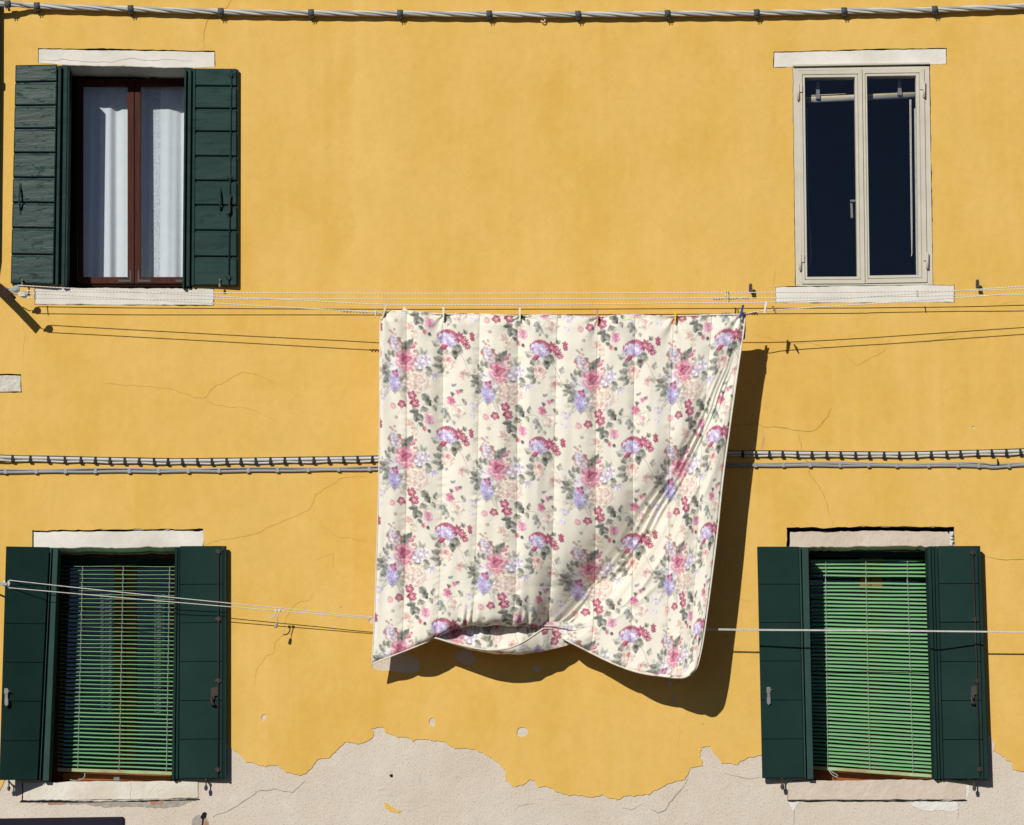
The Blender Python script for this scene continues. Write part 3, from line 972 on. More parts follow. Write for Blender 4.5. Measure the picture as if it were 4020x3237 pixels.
# lower windows: brown casements behind green venetian blinds
def low_window(x0, x1, y0, y1, xm, d, m_, label):
    mb = MB()
    mb.rect(x0, y0, x0 + 40, y1, d, d - 25); mb.rect(x1 - 40, y0, x1, y1, d, d - 25)
    mb.rect(x0 + 40.5, y0, x1 - 40.5, y0 + 45, d, d - 25); mb.rect(x0 + 40.5, y1 - 60, x1 - 40.5, y1, d, d - 25)
    w = mb.build('window', m_, house, bevel=.003); w['label'] = label
    mb = MB()
    mb.rect(xm - 44, y0 + 46, xm - 1.5, y1 - 61, d + 6, d - 20); mb.rect(xm + 1.5, y0 + 46, xm + 44, y1 - 61, d + 6, d - 20)
    mb.build('mullion', m_, w, bevel=.003)
    for a, b in ((x0 + 38, xm - 42), (xm + 42, x1 - 38)):
        mb = MB(); mb.rect(a, y0 + 42, b, y1 - 58, d - 6, d - 8); mb.build('pane', 'glass', w)
    return w


LLW = low_window(206, 712, 2142, 3080, 492, -172, 'wooddark', 'brown window behind a partly open green blind')
low_window(3140, 3700, 2138, 3082, 3420, -172, 'woodorange', 'brown window behind a closed green blind')
mb = MB()
mb.rect(247, 3034, 671, 3063, -166, -171)
mb.build('bottom_rail', 'woodorange', house.children[-1] if False else LLW)  # sunlit bottom of the frame put into a lighter wood colour
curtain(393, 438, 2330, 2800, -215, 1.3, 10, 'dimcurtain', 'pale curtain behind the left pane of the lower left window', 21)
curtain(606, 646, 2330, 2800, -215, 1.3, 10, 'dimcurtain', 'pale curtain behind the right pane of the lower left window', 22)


def blind(tl, tr, br, bl, n, d, ang, cords, label, skip=(), wslat=20.0):
    r = thing('venetian_blind', P((tl[0] + tr[0]) / 2, tl[1], d), label, 'blind', 'green venetian blinds')
    q = [tl, tr, br, bl]
    mb = MB()
    mb.prism([(tl[0], tl[1] - 34), (tr[0], tr[1] - 34), (tr[0], tr[1] - 12), (tl[0], tl[1] - 12)], d + 8, d - 8)
    mb.build('head_rail', 'green', r, bevel=.001)  # lintel shade put into the rail's dark colour
    mb = MB()
    rr = random.Random(len(label))
    m = 12
    for k in range(n):
        if k in skip:
            continue
        v = k / n
        a = math.radians(ang(v) + rr.gauss(0, 1.0))
        tilt = rr.gauss(0, .5)
        rows = []
        for e in range(5):
            s = e / 4 - .5                    # across the slat, front edge to back edge
            row = []
            for i in range(m + 1):
                u = i / m
                x, y = lerp2(q, u, v)
                c_ = P(x, y + tilt * (u - .5) * 2 + .7 * math.sin(u * 3.1 * 3 + k), d)
                arch = (1 - 4 * s * s) * 1.6
                row.append(c_ + Vector((0, (s * math.cos(a) - arch * math.sin(a) * 1) * wslat * K * 1.0 if False else (s * wslat * math.cos(a) - arch * math.sin(a)) * K, (s * wslat * math.sin(a) + arch * math.cos(a)) * K)))
            rows.append(row)
        mb.grid(rows)
    mb.build('slats', 'slat', r)
    mb = MB()
    mb.prism([(bl[0], bl[1] - 3), (br[0], br[1] - 3), (br[0], br[1] + 10), (bl[0], bl[1] + 10)], d + 9, d - 9)
    mb.build('bottom_rail', 'rail', r, bevel=.0015)
    for u in cords:
        mb = MB()
        path = []
        for k in range(61):
            v = k / 60
            x, y = lerp2(q, u, v)
            path.append(P(x + 1.6 * math.sin(k * 2.1), y, d + 9 + 1.5 * math.cos(k * 2.1)))
        mb.tube(path, .85 * K, 6)
        mb.tube([p + Vector((0, 20 * K, 0)) for p in path], 1.0 * K, 6)
        mb.build('cord', 'cord', r)
    return r


bl1 = blind((246, 2222), (702, 2224), (690, 3032), (226, 3016), 50, -128, lambda v: 11.5 + 11 * v ** 1.3, (.17, .52, .92),
            'pale green venetian blind with thin open slats showing the brown window behind, at the left')
bl2 = blind((3184, 2198), (3662, 2200), (3690, 3044), (3190, 3008), 55, -132, lambda v: 30 + 2 * v, (.12, .45, .79),
            'pale green venetian blind with closed slats and a slanting bottom rail, at the right', (5,))
mb = MB()
mb.tube(pts3([(3252, 3018, -118), (3262, 3035, -112), (3275, 3046, -105), (3288, 3050, -100)], 6), 1.6 * K, 6)
mb.tube(pts3([(3254, 3018, -118), (3270, 3032, -112), (3285, 3040, -105), (3290, 3047, -100)], 6), 1.4 * K, 6)
mb.build('loose_cord', 'cord', bl2)
mb = MB()
mb.tube(pts3([(333, 3035, -118), (332, 3048, -110), (318, 3060, -95), (292, 3063, -85), (275, 3060, -80)], 6), 1.8 * K, 6)
mb.build('loose_cord', 'cord', bl1)
mb = MB()
mb.prism([(447, 3050), (468, 3050), (470, 3063), (446, 3063)], -70, -90)
mb.build('sill_catch', 'steel', house)


# ------------------------------------------------------------------ cables on the wall
tb = thing('cable_bundle', P(2010, 40, 32), 'thick twisted bundle of grey cables running along the top of the wall', 'cable')
path = [(-1000, -10, 40), (-400, -4, 60), (-160, 2, 90), (0, 13, 70), (70, 17, 52), (145, 23, 34), (513, 34, 32), (867, 45, 32), (1221, 50, 32), (1570, 52, 32), (1920, 55, 32), (2269, 56, 32), (2620, 53, 32), (2970, 50, 32), (3313, 43, 32), (3669, 37, 32), (4020, 23, 32), (4200, 14, 32), (5050, -10, 32)]
sp = spline(path, 14)
for k in range(4):
    mb = MB()
    pp = []
    for x, y, d in sp:
        a = 2 * math.pi * (x / 370.0 + k / 4)
        pp.append(P(x, y, d) + Vector((0, math.cos(a) * 7.0 * K, math.sin(a) * 7.0 * K)))
    mb.tube(pp, (5.2 if k != 2 else 4.2) * K, 10)
    mb.build('cable', 'cable' if k % 2 else 'cablelt', tb)
mb = MB()
mb.tube([Vector((0, 0, 0)) + Vector((-11 * K, 0, 0)), Vector((11 * K, 0, 0))], 15.5 * K, 14)
mb.tube([Vector((2 * K, 0, -13 * K)), Vector((2 * K, 34 * K, -16 * K))], 5 * K, 8)
mb.tube([Vector((-5 * K, -6 * K, -15 * K)), Vector((-5 * K, -4 * K, -24 * K))], 2 * K, 6)
mb.tube([Vector((4 * K, -6 * K, -15 * K)), Vector((5 * K, -4 * K, -23 * K))], 2 * K, 6)
proto = mb.build('cable_clip', 'clip', None, origin=(0, 0, 0))
first = True
for (x, y, d) in [(145, 23, 34), (513, 34, 32), (867, 45, 32), (1221, 50, 32), (1570, 52, 32), (1920, 55, 32), (2269, 56, 32), (2620, 53, 32), (2970, 50, 32), (3313, 43, 32), (3669, 37, 32), (30, 15, 62)]:
    o = proto if first else proto.copy()
    if not first:
        COL.objects.link(o)
    first = False
    o.parent = tb
    o.location = P(x, y, d) - ORG[tb]
    o.rotation_euler = (0, random.uniform(-.06, .06), 0)
mb = MB()
mb.tube(pts3([(2128, 72, 0), (2126, 72, 14), (2134, 70, 18), (2140, 78, 20), (2132, 86, 20), (2124, 80, 18)], 3), 2.6 * K, 8)
tag(mb.build('wall_hook', 'cream', None), 'tiny cream curled hook just under the top cable bundle', 'hook')

uc = thing('clipped_cable_pair', P(2010, 1795, 14), 'pair of light grey cables held by black clips across the middle of the wall', 'cable')
pa = [(-1000, 1780, 14), (-160, 1786, 40), (0, 1793, 26), (50, 1795, 18), (190, 1798, 14), (350, 1801, 14), (700, 1807, 14), (1100, 1803, 14), (1490, 1797, 14), (2200, 1786, 14), (2870, 1777, 14), (3190, 1779, 14), (3530, 1781, 14), (3836, 1774, 14), (4017, 1769, 14), (4200, 1760, 14), (5050, 1745, 14)]
mb = MB(); mb.tube(pts3(pa), 6.3 * K, 10); mb.build('cable', 'cablelt', uc)
mb = MB()
wob = [(x, y + 11.5 + (1.5 * math.sin(x / 31.0)), d - 2 + 1.5 * math.sin(x / 19.0)) for x, y, d in spline(pa, 12)]
mb.tube([P(*p) for p in wob], 4.2 * K, 8); mb.build('cable', 'cablelt', uc)
mb = MB(); mb.tube([P(x, y - 8.5 + .5 * math.sin(x / 50), 7) for x, y, d in spline(pa, 20)], 1.5 * K, 6); mb.build('steel_wire', 'clip', uc)
mb = MB()
q = [(-4, -9), (3, -9), (4.5, 0), (6, 8), (6.5, 17), (-6, 17), (-5, 6)]
a = mb.add([Vector((x * K, -9 * K, -y * K)) for x, y in q]); b = mb.add([Vector((x * K, 12 * K, -y * K)) for x, y in q])
mb.face(a); mb.face(b[::-1])
for i in range(len(q)):
    j = (i + 1) % len(q); mb.face((a[j], a[i], b[i], b[j]))
proto = mb.build('cable_clip', 'black', None, origin=(0, 0, 0))
xs = [50, 120, 190, 255, 318, 375, 432, 490, 547, 605, 660, 716, 775, 832, 890, 946, 1004, 1062, 1118, 1176, 1232, 1290, 1348, 1404, 1462, 2915, 2967, 3020, 3072, 3130, 3187, 3245, 3300, 3358, 3412, 3470, 3530, 3595, 3655, 3715, 3770, 3837, 3893, 3950, 4005]
sy = spline(pa, 12)
sx = np.array([p[0] for p in sy]); syy = np.array([p[1] for p in sy]); sd = np.array([p[2] for p in sy])
for i, x in enumerate(xs):
    o = proto if i == 0 else proto.copy()
    if i:
        COL.objects.link(o)
    o.parent = uc
    o.location = P(x, np.interp(x, sx, syy), float(np.interp(x, sx, sd))) - ORG[uc]
    o.rotation_euler = (0, random.uniform(-.12, .12), 0)

lc = thing('conduit', P(2010, 1840, 10), 'mid grey conduit with a thin cable on top, below the clipped light cables', 'cable')
pb = [(-1000, 1862, 10), (-160, 1856, 20), (0, 1853, 12), (350, 1851, 10), (700, 1850, 10), (1100, 1847, 10), (1490, 1842, 10), (2200, 1834, 10), (2870, 1828, 10), (3190, 1827, 10), (3530, 1828, 10), (3836, 1829, 10), (3900, 1834, 10), (4017, 1826, 10), (4200, 1820, 10), (5050, 1812, 10)]
mb = MB(); mb.tube([P(x, y + 1.0 * math.sin(x / 43), d) for x, y, d in spline(pb, 14)], 5.6 * K, 10); mb.build('pipe', 'conduit', lc)
mb = MB(); mb.tube([P(x, y - 10 + 2.2 * math.sin(x / 90), d - 1) for x, y, d in spline(pb, 14)], 3.2 * K, 8); mb.build('thin_cable', 'conduit', lc)
mb = MB(); mb.tube([P(x, y - 6 + 3.0 * math.sin(x / 70 + 2), d + 3) for x, y, d in spline([p for p in pb if p[0] > 2000], 14)], 2.6 * K, 8); mb.build('thin_cable', 'cable', lc)
mb = MB()
mb.rect(0, 0, 0, 0, 0, 0) if False else None
q = [(-5, -9), (5, -9), (6, 7), (-6, 7)]
a = mb.add([Vector((x * K, -8.5 * K, -y * K)) for x, y in q]); b = mb.add([Vector((x * K, 9 * K, -y * K)) for x, y in q])
mb.face(a); mb.face(b[::-1])
for i in range(4):
    j = (i + 1) % 4; mb.face((a[j], a[i], b[i], b[j]))
proto = mb.build('saddle_clip', 'conduit', None, origin=(0, 0, 0))
sy = spline(pb, 14)
sx = np.array([p[0] for p in sy]); syy = np.array([p[1] for p in sy])
for i, x in enumerate([22, 143, 258, 375, 508, 622, 740, 860, 975, 1090, 1210, 1330, 1450, 2966, 3075, 3180, 3297, 3410, 3520, 3645, 3760, 3842, 3960]):
    o = proto if i == 0 else proto.copy()
    if i:
        COL.objects.link(o)
    o.parent = lc
    o.location = P(x, np.interp(x, sx, syy), 10) - ORG[lc]
mb = MB()
mb.tube([P(3917, 1820, 0), P(3917, 1822, 16)], 3 * K, 6); mb.tube([P(3915, 1800, 14), P(3919, 1824, 15)], [2 * K, 5 * K], 7)
tag(mb.build('wall_peg', 'rust', None), 'rusty little peg on the grey conduit near the right edge', 'peg')

# unseen drainpipe just past the left edge, there to cast its shadow
dp = thing('drainpipe', P(-40, 600, 40), 'dark brown drainpipe out of view past the left edge, shadowing the left side of the wall', 'pipe')
mb = MB(); mb.tube([P(-28, -300, 40), P(-30, 330, 40), P(-38, 1000, 40), P(-60, 1150, 40)], 24 * K, 14); mb.build('pipe', 'pipe', dp)
mb = MB(); mb.tube([P(-34, 300, 40), P(-34, 320, 40)], 34 * K, 14); mb.tube([P(-20, 310, 40), P(-5, 311, 46)], 6 * K, 8); mb.build('collar', 'pipe', dp)

# navy awning box in the lower left corner
mb = MB()
mb.prism([(-300, 3216), (485, 3205), (485, 3420), (-300, 3420)], 14, 1)
tag(mb.build('awning_box', 'navy', None, bevel=.003), 'dark navy top of an awning box in the lower left corner below the sill', 'awning')

# ------------------------------------------------------------------ clotheslines
RR = 1.85
UD, ND = 238, 97
farL = thing('clothesline', P(2010, 1190, UD), 'outer looped clothesline that carries the floral quilt', 'clothesline', 'rope clotheslines')
r1 = [(68, 1119, UD), (260, 1130, UD), (500, 1143, UD), (850, 1162, UD), (1200, 1179, UD), (1520, 1194, UD), (2000, 1195, UD), (2400, 1192, UD), (2700, 1188, UD), (3000, 1186, UD), (3300, 1171, UD), (3420, 1163, UD), (3745, 1141, UD), (4020, 1123, UD), (5050, 1056, UD)]
r2 = [(66, 1148, UD), (260, 1158, UD), (500, 1171, UD), (850, 1190, UD), (1200, 1210, UD), (1350, 1218, UD), (1495, 1226, UD), (1745, 1232, UD), (2042, 1238, UD), (2346, 1243, UD), (2650, 1240, UD), (2912, 1231, UD), (3000, 1219, UD), (3300, 1199, UD), (3420, 1192, UD), (3745, 1169, UD), (4020, 1150, UD), (5050, 1082, UD)]
mb = MB(); mb.tube(pts3(r1), RR * K, 8); mb.tube(pts3(r2), RR * K, 8); mb.build('rope', 'rope', farL)


def knot(parent, x0, x1, y0, y1, d, seed, coils=9, r=2.3, amp=4.5):
    rr = random.Random(seed)
    mb = MB()
    n = 160
    pth = []
    for i in range(n + 1):
        t = i / n
        env = .35 + .65 * abs(math.sin(t * math.pi * 2.4 + .5))
        a = t * coils * 2 * math.pi
        pth.append(P(x0 + (x1 - x0) * t, y0 + (y1 - y0) * t, d) + Vector((0, math.cos(a) * amp * env * K, math.sin(a) * amp * env * K)))
    mb.tube(pth, r * K, 8)
    pth = [p + Vector((0, -.001, .0015 * math.sin(i * .2))) for i, p in enumerate(pth[::4])]
    mb.tube(pth, r * .9 * K, 8)
    return mb


mb = knot(farL, 1340, 1492, 1219, 1226, UD, 1, 12)
mb.tube(pts3([(1475, 1226, UD + 4), (1474, 1236, UD + 4), (1468, 1247, UD + 2)], 4), 2.2 * K, 8)
mb.lathe(P(1476, 1223, UD), (1, 0, 0), [(-.01, .004), (-.006, .011), (.006, .011), (.01, .004)], 10)
mb.build('knot', 'white', farL)

nearL = thing('clothesline', P(2010, 1160, ND), 'inner looped clothesline running closer to the wall above the quilt', 'clothesline', 'rope clotheslines')
n1 = [(98, 1141, ND), (260, 1143, ND), (500, 1146, ND), (1200, 1150, ND), (1700, 1151, ND), (2300, 1150, ND), (2700, 1148, ND), (3300, 1146, ND), (3420, 1145, ND), (3745, 1141, ND), (4020, 1134, ND), (5050, 1108, ND)]
n2 = [(98, 1168, ND), (260, 1170, ND), (500, 1173, ND), (1200, 1173, ND), (1700, 1174, ND), (2300, 1172, ND), (2700, 1170, ND), (3300, 1167, ND), (3420, 1164, ND), (3745, 1159, ND), (4020, 1157, ND), (5050, 1138, ND)]
mb = MB(); mb.tube(pts3(n1), RR * K, 8); mb.tube(pts3(n2), RR * K, 8); mb.build('rope', 'rope', nearL)
mb = knot(nearL, 2796, 2938, 1172, 1168, ND, 2, 15, 2.3, 5)
mb.tube(pts3([(2848, 1165, ND + 3), (2850, 1150, ND + 5), (2845, 1142, ND + 6), (2852, 1146, ND + 6)], 3), 3.0 * K, 8)
mb.build('knot', 'white', nearL)


def spacer(x, yt, yb, d, label, tilt=2):
    mb = MB()
    pth = []
    for i in range(25):
        a = 2 * math.pi * i / 24
        pth.append(P(x + tilt * math.sin(a) + 1.0 * math.cos(a), (yt + yb) / 2 + (yb - yt) / 2 * math.sin(a), d) + Vector((3 * K * math.cos(a), 9 * K * math.cos(a), 0)))
    mb.tube(pth, 1.6 * K, 6, cap=False)
    return tag(mb.build('rope_ring', 'white', None), label, 'rope ring', 'white rings joining two ropes')


spacer(136, 1137, 1174, ND, 'white ring round the inner ropes close to the two pulleys')
spacer(3601, 1140, 1164, ND, 'white ring round the inner ropes in front of the right white sill')
spacer(2860, 1144, 1184, ND + 6, 'white ring round the knotted inner rope above the blue peg')

LD = 110
lowL = thing('clothesline', P(2010, 2440, LD), 'lower clothesline of white cord passing behind the quilt', 'clothesline', 'rope clotheslines')
l1 = [(26, 2276, LD), (300, 2306, LD), (600, 2337, LD), (900, 2367, LD), (1180, 2394, LD), (1465, 2421, LD), (2100, 2452, LD + 12), (2810, 2468, 150), (3400, 2473, 150), (4020, 2479, 150), (5050, 2488, 150)]
l2 = [(26, 2306, LD), (300, 2330, LD), (600, 2356, LD), (900, 2381, LD), (1180, 2404, LD), (1465, 2426, LD), (2100, 2455, LD + 12), (2810, 2472, 150), (3400, 2476, 150), (4020, 2482, 150), (5050, 2491, 150)]
mb = MB(); mb.tube(pts3(l1), 1.7 * K, 8); mb.tube(pts3(l2), 1.7 * K, 8); mb.build('rope', 'white', lowL)
mb = MB()
for x in (1083, 1098):
    mb.lathe(P(x, 2396, LD), (1, 0, .15), [(-.01, .003), (-.006, .009), (.006, .009), (.01, .003)], 10)
mb.tube(pts3([(1084, 2396, LD + 3), (1080, 2412, LD + 5), (1070, 2422, LD + 5), (1057, 2425, LD + 4)], 3), 2.2 * K, 8)
mb.tube(pts3([(1097, 2398, LD + 3), (1092, 2412, LD + 4), (1089, 2425, LD + 3)], 3), 2.0 * K, 8)
mb.build('knot', 'white', lowL)
mb = MB()
mb.tube(pts3([(1089, 2424, LD + 3), (1088, 2440, LD + 2), (1086, 2446, LD + 2)], 3), 1.3 * K, 6)
mb.tube(pts3([(1087, 2440, LD + 2), (1085, 2450, LD + 2), (1082, 2463, LD + 2)], 3), [2 * K] + [5.5 * K] * 3 + [6 * K] * (len(pts3([(1087, 2440, LD + 2), (1085, 2450, LD + 2), (1082, 2463, LD + 2)], 3)) - 4), 8)
mb.build('tassel', 'mortar', lowL)


def pulley(x, y, d, r, m1, m2, hook, label):
    t = thing('pulley', P(x, y, d), label, 'pulley', 'clothesline pulleys')
    mb = MB()
    mb.lathe(P(x, y, d) + Vector((0, -.006, 0)), (0, 1, 0), [(0, r * K * .55), (.001, r * K), (.004, r * K), (.006, r * K * .78), (.008, r * K), (.011, r * K), (.012, r * K * .55)], 24)
    mb.build('wheel', m1, t)
    mb = MB()
    mb.prism([(x - r * 1.75, y - r * .42), (x + r * .15, y - r * .34), (x + r * .35, y), (x + r * .15, y + r * .4), (x - r * 1.75, y + r * .42)], d + 8, d + 4)
    mb.lathe(P(x, y, d) + Vector((0, -.018, 0)), (0, 1, 0), [(0, .003), (.008, .004)], 10)
    mb.build('body', m2, t, bevel=.001)
    mb = MB()
    mb.tube(pts3(hook, 4), 2.0 * K, 8)
    mb.build('hook', 'steel', t)


pulley(63, 1134, UD, 15, 'pgrey', 'pgrey', [(37, 1134, UD), (30, 1132, UD - 5), (24, 1129, UD - 10), (16, 1124, UD - 30)], 'grey pulley higher up under the boarded shutter, carrying the outer ropes')
pulley(95, 1156, ND, 14, 'pgrey', 'pwhite', [(70, 1156, ND), (60, 1156, ND), (50, 1150, ND), (38, 1142, ND)], 'grey wheel in a white pulley body, lower of the two under the boarded shutter')
pulley(25, 2291, LD, 15, 'pwhite', 'pgrey', [(-2, 2291, LD), (-20, 2290, LD), (-60, 2288, 60)], 'cream pulley over the leftmost smooth green shutter')
mb = MB()
q0 = [(-62, 1078), (-48, 1066)]
bar = [((-44, 1100), 0), ((10, 1140), 118), ((52, 1180), 178)]
L_ = [P(x - 9, y + 13, d) for (x, y), d in bar]; R_ = [P(x + 9, y - 11, d) for (x, y), d in bar]
for (A, B, C_, D_) in ((L_[0], R_[0], R_[1], L_[1]), (L_[1], R_[1], R_[2], L_[2])):
    off = Vector((.006, 0, .004))
    a = mb.add([A, B, C_, D_]); b = mb.add([v + off for v in (A, B, C_, D_)])
    mb.face(a); mb.face(b[::-1])
    for i in range(4):
        j = (i + 1) % 4; mb.face((a[j], a[i], b[i], b[j]))
tag(mb.build('line_bracket', 'pipe', None), 'dark flat iron bracket holding the two pulleys at the left edge', 'bracket')
mb = MB()
mb.tube([P(-60, 2288, 0), P(-60, 2288, 70)], 7 * K, 8)
mb.tube([P(-60, 2288, 60), P(-10, 2291, 110)], 4 * K, 8)
tag(mb.build('line_bracket', 'cablelt', None), 'pale arm of the cream pulley at the left edge beside the lower window', 'bracket')


# ------------------------------------------------------------------ the quilt
TW, TH = 640, 656          # printed repeat, drawn at half the drawing units below (1280 x 1312)
tile = np.empty((TH, TW, 3)); tile[:] = np.array([232, 227, 212]) / 255.
yy, xx = np.mgrid[0:TH, 0:TW].astype(float)
yy *= 2; xx *= 2
NZ = rng.normal(size=(TH, TW))
def _blur(a, s):
    f = np.fft.fft2(a); ky = np.fft.fftfreq(a.shape[0])[:, None]; kx = np.fft.fftfreq(a.shape[1])[None]
    sy_, sx_ = (s, s) if not isinstance(s, tuple) else s
    o = np.fft.ifft2(f * np.exp(-2 * np.pi ** 2 * ((ky * sy_) ** 2 + (kx * sx_) ** 2))).real
    return o / o.std()
NS, NM = _blur(NZ, 2.0), _blur(rng.normal(size=(TH, TW)), 6.0)
def C3(*c):
    return np.array(c) / 255.


def comp(mask, col, x, y, R):
    """blend colour where mask(dx,dy)->alpha, wrapping round the repeat"""
    for ox in (-1280, 0, 1280):
        for oy in (-1312, 0, 1312):
            cx, cy = x + ox, y + oy
            i0, i1 = int(max(0, (cx - R) / 2)), int(min(TW, (cx + R) / 2 + 1))
            j0, j1 = int(max(0, (cy - R) / 2)), int(min(TH, (cy + R) / 2 + 1))
            if i0 >= i1 or j0 >= j1:
                continue
            dx, dy = xx[j0:j1, i0:i1] - cx, yy[j0:j1, i0:i1] - cy
            a = mask(dx, dy, NS[j0:j1, i0:i1], NM[j0:j1, i0:i1])
            cc = col(dx, dy, NS[j0:j1, i0:i1], NM[j0:j1, i0:i1]) if callable(col) else col
            a = np.clip(a, 0, 1)[..., None]
            tile[j0:j1, i0:i1] = tile[j0:j1, i0:i1] * (1 - a) + cc * a


def ell(x, y, rx, ry, ang, c, alpha=.9, soft=.18, var=.06):
    ca, sa = math.cos(ang), math.sin(ang)
    def mk(dx, dy, n, m):
        u, v = (dx * ca + dy * sa) / rx, (-dx * sa + dy * ca) / ry
        r = np.sqrt(u * u + v * v) + .06 * n
        return np.clip((1 - r) / soft, 0, 1) * alpha
    comp(mk, lambda dx, dy, n, m: np.clip(np.array(c) + var * (n * .6 + m)[..., None], 0, 1), x, y, max(rx, ry) * 1.3)


def leafp(x, y, ln, wd, ang, c, alpha=.9, vein=True):
    """pointed leaf from base (x,y)"""
    wd = wd * 1.5
    ca, sa = math.cos(ang), math.sin(ang)
    mx, my = x + ca * ln / 2, y + sa * ln / 2
    def mk(dx, dy, n, m):
        u, v = (dx * ca + dy * sa) / (ln / 2), (-dx * sa + dy * ca) / (wd / 2)
        w = np.clip(1 - u * u, 0, 1) * (1 - .35 * u)
        return np.clip((w - np.abs(v) - .08 * n) / .25, 0, 1) * (np.abs(u) < 1) * alpha
    def cl(dx, dy, n, m):
        v = (-dx * sa + dy * ca) / (wd / 2); u = (dx * ca + dy * sa) / (ln / 2)
        s = .09 * np.tanh(v * 4) - .01 + .08 * m - .055 * np.exp(-(v / .16) ** 2) + .02 * np.sin(u * 14 + v * 4)
        return np.clip(np.array(c) + s[..., None], 0, 1)
    comp(mk, cl, mx, my, ln * .62)


def flower(x, y, r, n, c, cc, alpha=.95, ph=0., cr=.28, notch=.35):
    def mk(dx, dy, nn, m):
        rr_ = np.hypot(dx, dy) / r; a = np.arctan2(dy, dx)
        lim = (1 - notch) + notch * np.abs(np.cos(n * (a - ph) / 2)) ** .7
        return np.clip((lim - rr_ - .05 * nn) / .12, 0, 1) * alpha
    def cl(dx, dy, nn, m):
        rr_ = np.hypot(dx, dy) / r; a = np.arctan2(dy, dx)
        k = np.exp(-(rr_ / cr) ** 2)[..., None]
        sh = (.10 * (np.cos(n * (a - ph)) ) + .06 * m - .08 * rr_)[..., None]
        return np.clip((np.array(c) + sh) * (1 - k) + np.array(cc) * k, 0, 1)
    comp(mk, cl, x, y, r * 1.2)


def rose(x, y, rx, ry, deep, mid, pale, swirl=2.2, alpha=.96):
    def mk(dx, dy, n, m):
        a = np.arctan2(dy / ry, dx / rx)
        rr_ = np.hypot(dx / rx, dy / ry)
        return np.clip((1 + .09 * np.sin(5 * a + 1) + .05 * np.sin(9 * a) - rr_ - .04 * n) / .12, 0, 1) * alpha
    def cl(dx, dy, n, m):
        u, v = dx / rx, dy / ry + .12
        rr_ = np.hypot(u, v); a = np.arctan2(v, u)
        t = np.clip(rr_, 0, 1)[..., None]
        base = np.where(t < .45, deep * (1 - t / .45) + mid * (t / .45), mid * (1 - (t - .45) / .55) + pale * ((t - .45) / .55))
        s = np.sin(rr_ * 12 - a * 1.0 + 1.5 * np.sin(3 * a + rr_ * 5 + swirl) + .9 * np.sin(5 * a - rr_ * 3) + .7 * m)
        edge_ = np.clip(s, 0, 1) ** 3 * .13 - np.clip(-s, 0, 1) ** 2 * .10 + .05 * m
        e = edge_[..., None] * np.array([.8, 1.1, 1.0])
        return np.clip(base + e, 0, 1)
    comp(mk, cl, x, y, max(rx, ry) * 1.2)


def cluster(x, y, rx, ry, cols, n, r, seed, ang=0.):
    q = random.Random(seed)
    for _ in range(n):
        a, s = q.uniform(0, 6.283), math.sqrt(q.random())
        u, v = rx * s * math.cos(a), ry * s * math.sin(a)
        px_, py_ = x + u * math.cos(ang) - v * math.sin(ang), y + u * math.sin(ang) + v * math.cos(ang)
        c_ = cols[q.randrange(len(cols))]
        flower(px_, py_, r * q.uniform(.7, 1.2), 4, C3(*c_), np.clip(C3(*c_) + .12 * q.choice((-1, 1)), 0, 1), .9, q.uniform(0, 3), .3)


def stem(pts, w, c, alpha=.75):
    for p in spline([(x, y, 0) for x, y in pts], 5):
        ell(p[0], p[1], w, w, 0, c, alpha, .5, .02)


def fern(x, y, ln, ang, c, n=9):
    for k in range(n):
        t = k / n
        bx, by = x + ln * t * math.cos(ang), y + ln * t * math.sin(ang)
        for s in (-1, 1):
            leafp(bx, by, ln * .32 * (1 - t * .6), 14, ang + s * .9, c, .6)


G1, G2, G3, G4 = C3(128, 131, 124), C3(152, 154, 146), C3(178, 179, 169), C3(104, 107, 102)
PK, DR = C3(206, 122, 152), C3(172, 74, 108)
# leaves of the large spray
for a in ((235, 775, 160, 58, 4.0, G1), (225, 700, 110, 54, 4.5, G2), (250, 805, 130, 38, 3.2, G4), (190, 872, 165, 54, 3.4, G4), (150, 885, 130, 46, 2.85, G1), (245, 915, 170, 66, 3.1, G1), (120, 935, 95, 44, 2.6, G2), (250, 965, 150, 62, 2.75, G2), (200, 1005, 130, 42, 2.55, G2), (290, 720, 140, 62, 4.5, G2), (400, 640, 190, 66, 5.0, G2), (430, 620, 230, 74, 5.25, G4), (400, 860, 150, 80, .7, G2), (380, 980, 160, 90, .4, G2), (300, 870, 150, 80, .1, G2), (420, 1040, 150, 70, 1.1, G1), (610, 800, 120, 66, 1.45, G4), (690, 800, 130, 56, .5, G1), (660, 660, 130, 46, 4.55, G3), (640, 660, 110, 40, 4.1, G3), (690, 660, 110, 36, 5.0, G3)):
    leafp(*a)
for a in ((330, 900, 190, 90, 2.2, G2), (360, 960, 180, 90, 1.5, G2), (420, 1000, 190, 90, 1.2, G3), (240, 950, 190, 80, 2.4, G1), (330, 1060, 170, 70, 1.9, G3), (470, 900, 150, 90, .3, G2), (690, 880, 130, 60, .2, G3), (235, 850, 130, 60, 3.6, G3), (120, 800, 90, 40, 3.9, G3)):
    leafp(*a)
fern(260, 1050, 210, 2.75, G3); fern(240, 1090, 170, 2.2, G3); fern(370, 1130, 190, 1.2, G3); fern(400, 1110, 170, .7, G3)
# brown-pink florets above the rose
cluster(275, 520, 110, 95, [(188, 150, 142), (196, 160, 152), (214, 206, 232), (206, 196, 226), (182, 124, 112)], 42, 30, 3)
for x, y in ((285, 335), (225, 355), (255, 380), (300, 400), (240, 430)):
    flower(x, y, 22, 4, C3(190, 145, 138), C3(225, 215, 225), .85, x)
cluster(285, 470, 60, 40, [(222, 216, 240), (210, 204, 234)], 12, 26, 8)
